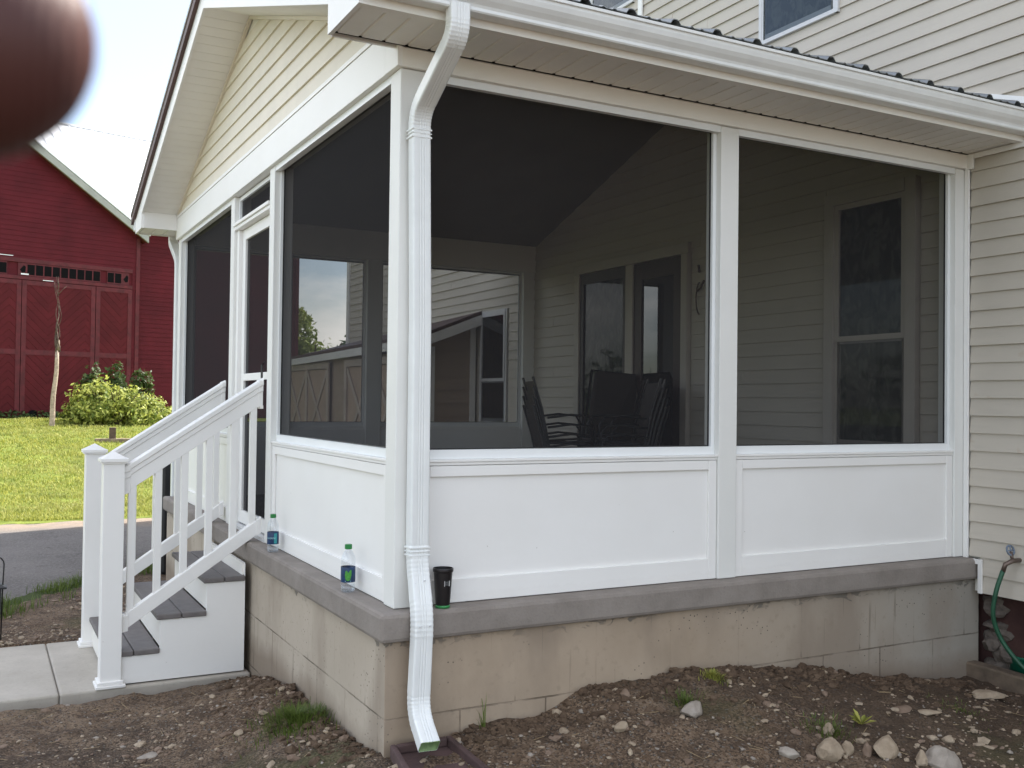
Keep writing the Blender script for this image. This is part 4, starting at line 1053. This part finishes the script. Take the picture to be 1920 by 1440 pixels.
# main roof: faces the camera, standing seams
m = MB(); RW, RZ = 5.55, 10.42; ez = EZ+.02; ey = .05
m.prism([(-9.6, ey, ez), (-9.6, RW, RZ), (-9.6, RW, RZ-.06), (-9.6, ey, ez-.06)], (18.3, 0, 0)); m.prism([(-9.6, 11.3, ez), (-9.6, RW, RZ), (-9.6, RW, RZ-.06), (-9.6, 11.3, ez-.06)], (18.3, 0, 0))
x = -9.5
while x < 8.6: m.prism([(x, ey, ez+.001), (x, RW, RZ+.001), (x, RW, RZ+.04), (x, ey, ez+.04)], (.03, 0, 0)); x += .42
m.prism([(2.8, ey-.001, ez), (2.8, -.22, ez-.2), (2.8, -.22, ez-.26), (2.8, ey-.001, ez-.06)], (5.9, 0, 0))
m.build('roof', M['tin'], B)
m = MB(); m.box(-9.6, 8.72, RW-.09, RW+.09, RZ-.01, RZ+.05); m.build('ridge_cap', M['tin'], B)
m = MB(); m.prism([(8.49, .1, EZ-.3), (8.49, 11, EZ-.3), (8.49, RW, RZ-.1)], (-.06, 0, 0)); m.build('gable_wall', M['barn'], B)
boxobj('eave_board', B, M['grey_trim'], 2.75, 8.6, -.13, -.02, EZ-.20, EZ-.02)

# ------------------------------------------------------------------ pole with dead vines, bushes
PO = empty('dead_tree_trunk', (.15, 24.7, .05), 'leaning bare pole trunk with pale lower bark and dead vines on top', 'dead tree')
m = MB(); n = 9; m.tube([(-.03+.13*k/8+.015*sin(k*1.3), 0, -.3+2.35*k/8) for k in range(n)], [.074-.0035*k for k in range(n)], 12); m.build('trunk', M['bark'], PO, smooth=True)
m = MB(); m.tube([(.103+.004*sin(k), 0, 2.03+.27*k/2) for k in range(3)], [.052,.048,.04], 10); m.build('trunk_top', M['wood'], PO, smooth=True)
m = MB()
for q in range(6):
    a = random.uniform(-.04, .04); hgt = random.uniform(3.0, 4.0); pts = [(.10+a*.3+.05*sin(k*.8+q*1.7)*(1 if q else .3)+a*k*.12, .05*cos(k+q), 2.0+(hgt-2.0)*k/10) for k in range(11)]
    m.tube(pts, [.022-.0018*k for k in range(11)], 5)
for q in range(7):
    z0 = random.uniform(3.4, 3.9); a = random.uniform(-.2, .2); m.tube([(.10, 0, z0), (.10+a*.4, .02, z0+.1), (.10+a, .0, z0+random.uniform(.05, .35))], [.012,.008,.004], 4)
m.build('vine', M['bark_dark'], PO, smooth=True)

def foliage(m, c, r, n, ls, seed, shell=.55, squash=1.):
    cx, cy, cz = c; rx, ry, rz_ = r; k = 0; tries = 0
    while k < n and tries < n*12:
        tries += 1
        d_ = V((random.gauss(0, 1), random.gauss(0, 1), random.gauss(0, 1))).normalized()
        lump = 1+.42*MN.noise(d_*1.9+V((seed, 0, 0)))+.25*MN.noise(d_*4.5+V((0, seed, 0)))
        q = d_*lump*(shell+(1-shell)*random.random()**.6); p = V((cx+q.x*rx, cy+q.y*ry, cz+q.z*rz_))
        if MN.noise(p*(2.2/max(r))+V((seed, 3, 1))) < -.22: continue
        if p.z < cz-rz_*.98: continue
        nrm = (d_+V((random.gauss(0,.6), random.gauss(0,.6), random.gauss(0,.6)+.3))).normalized(); a = nrm.orthogonal().normalized(); b_ = nrm.cross(a)
        t = random.random()*6.3; u = (a*cos(t)+b_*sin(t)); w_ = nrm.cross(u); s_ = ls*random.uniform(.6, 1.4)
        m.face([p-u*s_, p+w_*s_*.45, p+u*s_, p-w_*s_*.45]); k += 1
BX, BY = 1.75, 25.2
bz0 = h(BX, BY)
bs = empty('bush', (BX, BY, bz0), 'bright yellow green sunlit bush in front of the red barn', 'bush')
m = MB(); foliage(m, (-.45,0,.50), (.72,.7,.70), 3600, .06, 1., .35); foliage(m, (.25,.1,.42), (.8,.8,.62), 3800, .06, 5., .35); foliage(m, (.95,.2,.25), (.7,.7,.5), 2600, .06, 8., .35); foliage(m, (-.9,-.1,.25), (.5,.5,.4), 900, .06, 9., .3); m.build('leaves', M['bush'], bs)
m = MB()
for q in range(26):
    a = random.random()*6.3; m.tube([(.1*cos(a), .1*sin(a), 0), (.4*cos(a), .3*sin(a), .5), (.9*cos(a), .7*sin(a), random.uniform(.7, 1.1))], [.02,.012,.006], 4)
m.build('stem', M['bark_dark'], bs)
b2 = empty('bush', (2.05, 26.6, h(2.05, 26.6)), 'dark green shaded bush between the yellow bush and the barn', 'bush')
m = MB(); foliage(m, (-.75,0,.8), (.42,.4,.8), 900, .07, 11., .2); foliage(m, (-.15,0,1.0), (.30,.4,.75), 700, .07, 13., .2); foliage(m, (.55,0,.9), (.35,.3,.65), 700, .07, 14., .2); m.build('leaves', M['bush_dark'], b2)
b3 = empty('bush', (-2.5, 28.2, h(-2.5, 28.2)), 'low dark weeds growing along the foot of the barn doors', 'bush')
m = MB()
for q in range(18): foliage(m, (q*.32, q*.09, .06), (.32,.2,random.uniform(.10,.28)), 130, .06, 20.+q)
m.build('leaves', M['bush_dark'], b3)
m = MB(); m.box(1.02, 1.16, 20.9, 21.02, h(1.1,21)-.1, h(1.1,21)+.33); sp = MB()
sp.box(.72, 1.75, 20.85, 21.12, h(1.1,21)-.02, h(1.1,21)+.07)
m.v = [(x+.13, y, z) for x, y, z in m.v]; sp.v = [(x+.13, y, z) for x, y, z in sp.v]
tag(m.build('short_post', M['bark_dark'], bevel=.01), 'short dark wooden post standing in front of the yellow bush', 'post')
tag(sp.build('plank', M['wood'], bevel=.01), 'weathered plank lying on the lawn at the foot of the short post', 'plank')

def tree(label, x, y, z, crown, n, ls, mat, th, seed):
    t = empty('tree', (x, y, z), label, 'tree')
    m = MB(); m.tube([(0,0,-.3),(.05,0,th*.4),(0,.05,th)], [.22,.17,.08], 8)
    for q in range(7):
        a = q*.9; m.tube([(0,0,th*.45+q*.1),(.6*cos(a),.6*sin(a),th*.7+q*.1),(1.3*cos(a),1.3*sin(a),th*.95+q*.1)], [.08,.05,.02], 5)
    m.build('trunk', M['bark_dark'], t)
    m = MB()
    for i, (c_, r_) in enumerate(crown): foliage(m, c_, r_, n, ls, seed+i*3.3)
    m.build('crown', mat, t); return t
tree('pale green tree between the barn and the farmhouse, seen through the screens', 9.75, 33.5, -.6, [((0,0,2.2),(1.2,1.2,1.5)), ((-.9,0,3.9),(1.0,1.0,1.3)), ((.5,0,1.2),(1.0,.9,.9))], 1600, .13, M['tree_light'], 3.2, 31.)
for i, (x, y, r_, hh) in enumerate(((17,60,5,4.2),(23,62,5.5,5.0),(29,64,5,4.2),(36,66,6,5.2),(43,64,6,4.6))):
    tree('%s tree in the distant row behind the garage' % ('round dark', 'tall dark', 'low dark', 'broad dark', 'spreading dark')[i], x, y, -.6, [((0,0,hh*.55),(r_*.8,r_*.7,hh*.6)), ((r_*.4,0,hh*.45),(r_*.6,r_*.6,hh*.45))], 1500, .42, M['tree_far'], hh*.6, 50.+i)
m = MB()
for q in range(60):
    a = q/60; th_ = R_(-15+200*a); foliage(m, (130*cos(th_), 130*sin(th_)+5*sin(q*1.3), 2.5), (5.5,4,random.uniform(3.5,6)), 160, .9, 80.+q)
tag(m.build('distant_woods', M['tree_far']), 'far line of woods along the horizon', 'woods', kind='stuff')
tag(boxobj('trash_bin', None, M['black_metal'], .0, .55, 5.95, 6.45, -.8, .32, bevel=.03), 'black bin standing behind the far corner of the porch', 'bin')
bpy.data.objects['trash_bin'].name = 'trash_bin'
m = MB(); m.prism([(-.03,5.92,.325),(.58,5.92,.325),(.58,6.48,.325),(-.03,6.48,.325)], (0,0,.04)); lid = m.build('lid', M['black_metal'], bpy.data.objects['trash_bin'], bevel=.01)

# ------------------------------------------------------------------ bottles, cup
def wrap(pts2, r, z0, ang0, off=.0006):
    return [((r+off)*cos(ang0+a/r), (r+off)*sin(ang0+a/r), z0+z_) for a, z_ in pts2]
def text_mesh(txt, size):
    cu = bpy.data.curves.new('t', 'FONT'); cu.body = txt; cu.size = size; cu.align_x = 'CENTER'; cu.resolution_u = 2
    o = bpy.data.objects.new('t', cu); C.objects.link(o); dg = bpy.context.evaluated_depsgraph_get()
    me = o.evaluated_get(dg).to_mesh(); v = [tuple(p.co) for p in me.vertices]; f = [tuple(p.vertices) for p in me.polygons]
    bpy.data.objects.remove(o); return v, f
def bottle(label, x, y, face_ang, leaf):
    b = empty('water_bottle', (x, y, .001), label, 'bottle', 'green capped water bottles')
    m = MB(); r = .0325
    m.lathe([(.012,.006),(.024,.0),(.030,.003),(.0325,.012),(.0315,.022),(.0325,.032),(.0325,.05),(.0325,.118),(.0330,.128),(.0315,.137),(.0325,.146),(.030,.160),(.023,.176),(.0145,.188),(.0125,.192),(.0125,.200)], seg=28, caps=False); m.build('bottle_body', M['plastic_clear'], b, smooth=True)
    m = MB(); m.lathe([(.0155,.193),(.0165,.194),(.0165,.212),(.0150,.2145),(.001,.2145)], seg=20); m.build('cap', M['cap'], b, smooth=False)
    m = MB(); m.lathe([(.0330,.046),(.0332,.047),(.0332,.113),(.0330,.114)], seg=32, caps=False); lb = m.build('label', M['label_blue'], b, smooth=True)
    R2 = .0333
    if leaf:
        m = MB()
        for (cx, cz, w_, h_, rot) in ((-.003,.077,.0115,.024,.25),(.008,.084,.008,.021,-.25)):
            pts = []
            for k in range(14):
                t = 2*pi*k/14; px, pz = w_*sin(t)*(1-.45*cos(t)), -h_*cos(t)*-1
                pts.append((cx+px*cos(rot)-pz*sin(rot), cz+px*sin(rot)+pz*cos(rot)))
            q = wrap(pts, R2, 0, face_ang, .0008 if cx < 0 else .0005); c0 = len(m.v); m.v += q; ctr = wrap([(cx, cz)], R2, 0, face_ang, .0008 if cx < 0 else .0005)[0]; m.v.append(ctr)
            for k in range(14): m.f.append((c0+k, c0+(k+1) % 14, c0+14)); m.m.append(0)
        m.build('leaf_print', M['leaf'], lb)
        m = MB(); i = 0; m.v = wrap([(-.013,.050),(.013,.050),(.013,.054),(-.013,.054)], R2, 0, face_ang); m.f = [(0,1,2,3)]; m.m = [0]; m.build('label_band', M['label_text'], lb)
    else:
        m = MB()
        for k in range(6):
            a0, a1 = .006+.003*k, .009+.003*k; c0 = len(m.v); m.v += wrap([(a0,.05),(a1,.05),(a1,.108),(a0,.108)], R2, 0, face_ang); m.f.append((c0,c0+1,c0+2,c0+3)); m.m.append(0)
        m.build('label_band', M['label_teal'], lb)
        v, f = text_mesh('DASANI', .0150); m = MB(); m.v = wrap([(-p[0]*-1-.012, .076+p[1]) for p in v], R2, 0, face_ang, .0009); m.f = f; m.m = [0]*len(f); m.build('lettering', M['label_text'], lb)
    m = MB(); m.lathe([(.001,.005),(.029,.005),(.0305,.014),(.0305,.030),(.001,.030)], seg=20); m.build('water', M['plastic_clear'], b, smooth=True)
cam_a = math.atan2(-3.89-1.76, -1.53+.05)
bottle('green capped water bottle with teal lettered label, beside the stair railing', -.045, 1.755, cam_a, False)
bottle('green capped water bottle with a green leaf on its dark blue label', -.044, .448, math.atan2(-3.89-.45, -1.53+.05), True)
cu = empty('travel_cup', (.205, -.045, .001), 'tall black cup with a small white sticker standing on the slab ledge', 'cup')
m = MB(); m.lathe([(.030,.012),(.0325,.04),(.040,.148),(.0425,.150),(.044,.155),(.044,.162),(.042,.166),(.039,.166),(.030,.02)], seg=32); m.build('cup_body', M['cup'], cu, smooth=False)
m = MB(); m.lathe([(.029,.0),(.0315,.001),(.0315,.006),(.0302,.0115),(.029,.0115)], seg=32); m.build('base_ring', M['cup_green'], cu, smooth=True)
fa = math.atan2(-3.89, -1.53-.2)+.50
m = MB(); 
def cupwrap(pts, off): return [((.0325+(z_-.04)*.0695+off)*cos(fa+a/.036), (.0325+(z_-.04)*.0695+off)*sin(fa+a/.036), z_) for a, z_ in pts]
m.v = cupwrap([(-.012,.093),(.012,.093),(.012,.116),(-.012,.116)], .0006); m.f = [(0,1,2,3)]; m.m = [0]; stk = m.build('sticker', M['sticker'], cu)
m = MB()
for k in range(5):
    c0 = len(m.v); z_ = .097+.0036*k; m.v += cupwrap([(-.009,z_),(.008-.002*(k%2),z_),(.008-.002*(k%2),z_+.0018),(-.009,z_+.0018)], .0009); m.f.append((c0,c0+1,c0+2,c0+3)); m.m.append(0)
m.build('printed_lines', M['ink'], stk)

# ------------------------------------------------------------------ lantern on a shepherd hook
LN = empty('garden_lantern', (-1.375, 3.75, -.8), 'black lantern hanging on a curved shepherd hook at the left edge', 'lantern')
m = MB(); pts = [(.0,0,-.05),(.006,0,.35),(.012,0,.52)]+[(.012-.055+.055*cos(a*pi/8), 0, .52+.055*sin(a*pi/8)) for a in range(1, 9)]+[(-.098,0,.49)]
m.tube(pts, .0048, 8); m.build('hook', M['black_metal'], LN, smooth=True)
m = MB(); m.prism([(-.16,-.065,.360),(.03,-.065,.360),(.03,.065,.360),(-.16,.065,.360)], (0,0,.012))
a = [(-.155,-.06,.372),(.025,-.06,.372),(.025,.06,.372),(-.155,.06,.372)]
for k in range(4): m.face([a[k], a[(k+1)%4], (-.065,0,.42)])
m.box(-.125,-.005,-.05,.05,.17,.19); m.tube([(-.065,0,.41),(-.085,0,.47),(-.098,0,.50)], .004)
for x_, y_ in ((-.122,-.048),(-.122,.048),(-.008,-.048),(-.008,.048)): m.box(x_-.005, x_+.005, y_-.005, y_+.005, .19, .36)
m.build('lantern_body', M['black_metal'], LN)
m = MB(); m.box(-.118,-.012,-.044,.044,.191,.359); m.build('lantern_glass', glass_mat('smoked_glass', (.12,.12,.12)), LN)

# ------------------------------------------------------------------ stacked patio chairs inside the porch
def chair():
    c = empty('patio_chair', (0,0,0), 'x', 'chair', 'patio chairs stacked inside the porch')
    bm_ = M['black_metal']
    for sx in (-1, 1):
        m = MB(); m.tube([(sx*.27,-.24,0),(sx*.27,-.22,.40)], .013, 6); m.build('leg', bm_, c)
        m = MB(); m.tube([(sx*.26,.27,0),(sx*.26,.22,.40)], .013, 6); m.build('leg', bm_, c)
        m = MB(); m.sweep([(sx*.25,.20,.36),(sx*.25,.27,.70),(sx*.25,.36,1.0)], [(-.022,-.008),(.022,-.008),(.022,.008),(-.022,.008)], side=(1,0,0)); m.build('back_post', bm_, c)
        m = MB(); m.tube([(sx*.27,-.22,.40),(sx*.28,-.23,.56),(sx*.28,-.18,.635),(sx*.28,0,.65),(sx*.27,.22,.62)], .012, 6); m.build('armrest', bm_, c, smooth=True)
    m = MB(); m.tube([(-.25,-.24,.41),(.25,-.24,.41),(.25,.21,.38),(-.25,.21,.38)], .012, 6, closed=True); m.build('seat_frame', bm_, c)
    m = MB()
    for k in range(8):
        y0 = -.23+k*.055; f = lambda y: .405-.035*sin((y+.24)/.46*pi)
        m.face([(-.24,y0,f(y0)),(.24,y0,f(y0)),(.24,y0+.055,f(y0+.055)),(-.24,y0+.055,f(y0+.055))])
    m.build('seat', M['sling'], c, smooth=True)
    m = MB(); m.face([(-.24,.215,.44),(.24,.215,.44),(.24,.275,.70),(-.24,.275,.70)]); m.face([(-.24,.275,.70),(.24,.275,.70),(.24,.345,.96),(-.24,.345,.96)]); m.build('backrest', M['sling'], c)
    return c
CH = chair(); first = True
STK = [((2.60,2.93), 4, 1.25, 'left'), ((3.00,2.72), 4, -1.95, 'middle'), ((3.22,3.0), 4, -1.75, 'right')]
ORD = {3: 'topmost chair', 2: 'second highest chair', 1: 'second lowest chair', 0: 'lowest chair'}
for (px, py), n, rz, nm in STK:
    for k in range(n):
        c = CH if first else copy_tree(CH); first = False
        c.location = (px+.015*k*cos(rz), py+.012*k, .006+.075*k); c.rotation_euler = (0, 0, rz); c.scale = (.84, .84, .84)
        c['label'] = '%s of the %s stack of dark patio chairs inside the porch' % (ORD[k], nm)
# folded lounge leaning on the stacks
LG = empty('folded_lounger', (3.02, 3.02, .004), 'brown folded lounge chair leaning against the chair stacks by the door', 'lounger')
m = MB(); m.prism([(-.26,.0,0),(.30,.0,0),(.50,.30,1.10),(.14,.36,1.13)], (.02,-.04,.02)); m.build('sling_back', M['sling'], LG, bevel=.01)
m = MB(); m.tube([(-.28,0,0),(.12,.36,1.15),(.52,.30,1.12),(.32,0,0)], .014, 6); m.build('frame', M['black_metal'], LG, smooth=True)
# ------------------------------------------------------------------ camera
CAMP = V((-1.53462127, -3.89290348, .86864181))
yaw, pit, rol = R_(61.858), R_(1.051), R_(.708)
F = V((cos(pit)*cos(yaw), cos(pit)*sin(yaw), sin(pit))); r0 = F.cross(V((0,0,1))).normalized(); u0 = r0.cross(F)
Rr = r0*cos(rol)+u0*sin(rol); Uu = -r0*sin(rol)+u0*cos(rol)
cd = bpy.data.cameras.new('camera'); co = bpy.data.objects.new('camera', cd); C.objects.link(co)
mt = Matrix(((Rr.x, Uu.x, -F.x, CAMP.x), (Rr.y, Uu.y, -F.y, CAMP.y), (Rr.z, Uu.z, -F.z, CAMP.z), (0,0,0,1)))
co.matrix_world = mt
cd.sensor_width = 36; cd.lens = 1866.33/1920*36; cd.clip_start = .005; cd.clip_end = 2000
cd.dof.use_dof = True; cd.dof.focus_distance = 6.0; cd.dof.aperture_fstop = 35/1.8
S.camera = co
# fingertip over the lens: a real finger, 8 cm from the camera
def ray(px, py): return F+Rr*((px-960)/1866.33)-Uu*((py-720)/1866.33)
tip = CAMP+ray(-30, 95)*.078; back_ = (-Rr*.75+Uu*.62+F*.12).normalized()
side_ = back_.cross(F).normalized()
m = MB(); n = 26; seg = 28; path = []; rad = []
for k in range(n):
    t = k/(n-1)
    if k < 9: a = k/8*pi/2; path.append(tip-back_*.0078*cos(a)); rad.append(max(.0002, .0087*sin(a)))
    else: s_ = (k-8)/(n-9); path.append(tip+back_*(.075*s_)-F*.012*s_*s_); rad.append(.0087+.0012*s_+.0006*math.exp(-((s_-.35)/.06)**2))
m.sweep(path, lambda k: [(rad[k]*1.04*cos(2*pi*j/seg), rad[k]*.92*sin(2*pi*j/seg)) for j in range(seg)], up=tuple(F))
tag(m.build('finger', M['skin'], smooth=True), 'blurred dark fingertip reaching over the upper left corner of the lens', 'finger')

# ------------------------------------------------------------------ light
SAZ = V((.94, .34)).normalized(); EL = R_(50)
sd_ = V((SAZ.x*cos(EL), SAZ.y*cos(EL), sin(EL)))
sl_ = bpy.data.lights.new('sun', 'SUN'); sl_.energy = 4.2; sl_.angle = R_(.5); sl_.color = (1, .95, .87)
so = bpy.data.objects.new('sun', sl_); C.objects.link(so); so.rotation_euler = sd_.to_track_quat('Z', 'Y').to_euler(); so.location = (20, 5, 25)
LOCC = (2.5, 6.6, 3)
W = bpy.data.worlds.new('World'); S.world = W; W.use_nodes = True; t = W.node_tree; t.nodes.clear()
sky = t.nodes.new('ShaderNodeTexSky'); sky.sky_type = 'NISHITA'; sky.sun_disc = False; sky.sun_elevation = EL
sky.sun_rotation = math.atan2(SAZ.x, SAZ.y); sky.dust_density = 1.2; sky.ozone_density = 1.0
tc = t.nodes.new('ShaderNodeTexCoord'); mp = t.nodes.new('ShaderNodeMapping'); mp.inputs['Scale'].default_value = (1, 1, 2.6); mp.inputs['Location'].default_value = LOCC; t.links.new(tc.outputs['Generated'], mp.inputs[0])
nz = t.nodes.new('ShaderNodeTexNoise'); nz.inputs['Scale'].default_value = 2.6; nz.inputs['Detail'].default_value = 9; nz.inputs['Roughness'].default_value = .58; t.links.new(mp.outputs[0], nz.inputs['Vector'])
rp = t.nodes.new('ShaderNodeValToRGB'); rp.color_ramp.elements[0].position = .47; rp.color_ramp.elements[1].position = .66; rp.color_ramp.elements[0].color = (.07, .07, .07, 1); t.links.new(nz.outputs[0], rp.inputs[0])
mx = t.nodes.new('ShaderNodeMix'); mx.data_type = 'RGBA'; t.links.new(rp.outputs[0], mx.inputs[0]); t.links.new(sky.outputs[0], mx.inputs[6]); mx.inputs[7].default_value = (11.2, 10.9, 10.5, 1)
bg = t.nodes.new('ShaderNodeBackground'); bg.inputs[1].default_value = .12; t.links.new(mx.outputs[2], bg.inputs[0])
ow = t.nodes.new('ShaderNodeOutputWorld'); t.links.new(bg.outputs[0], ow.inputs[0])
S.view_settings.view_transform = 'Standard'; S.view_settings.look = 'None'; S.view_settings.exposure = 1.42; S.view_settings.gamma = 1
S.cycles.max_bounces = 8; S.cycles.transparent_max_bounces = 24; S.cycles.use_denoising = True
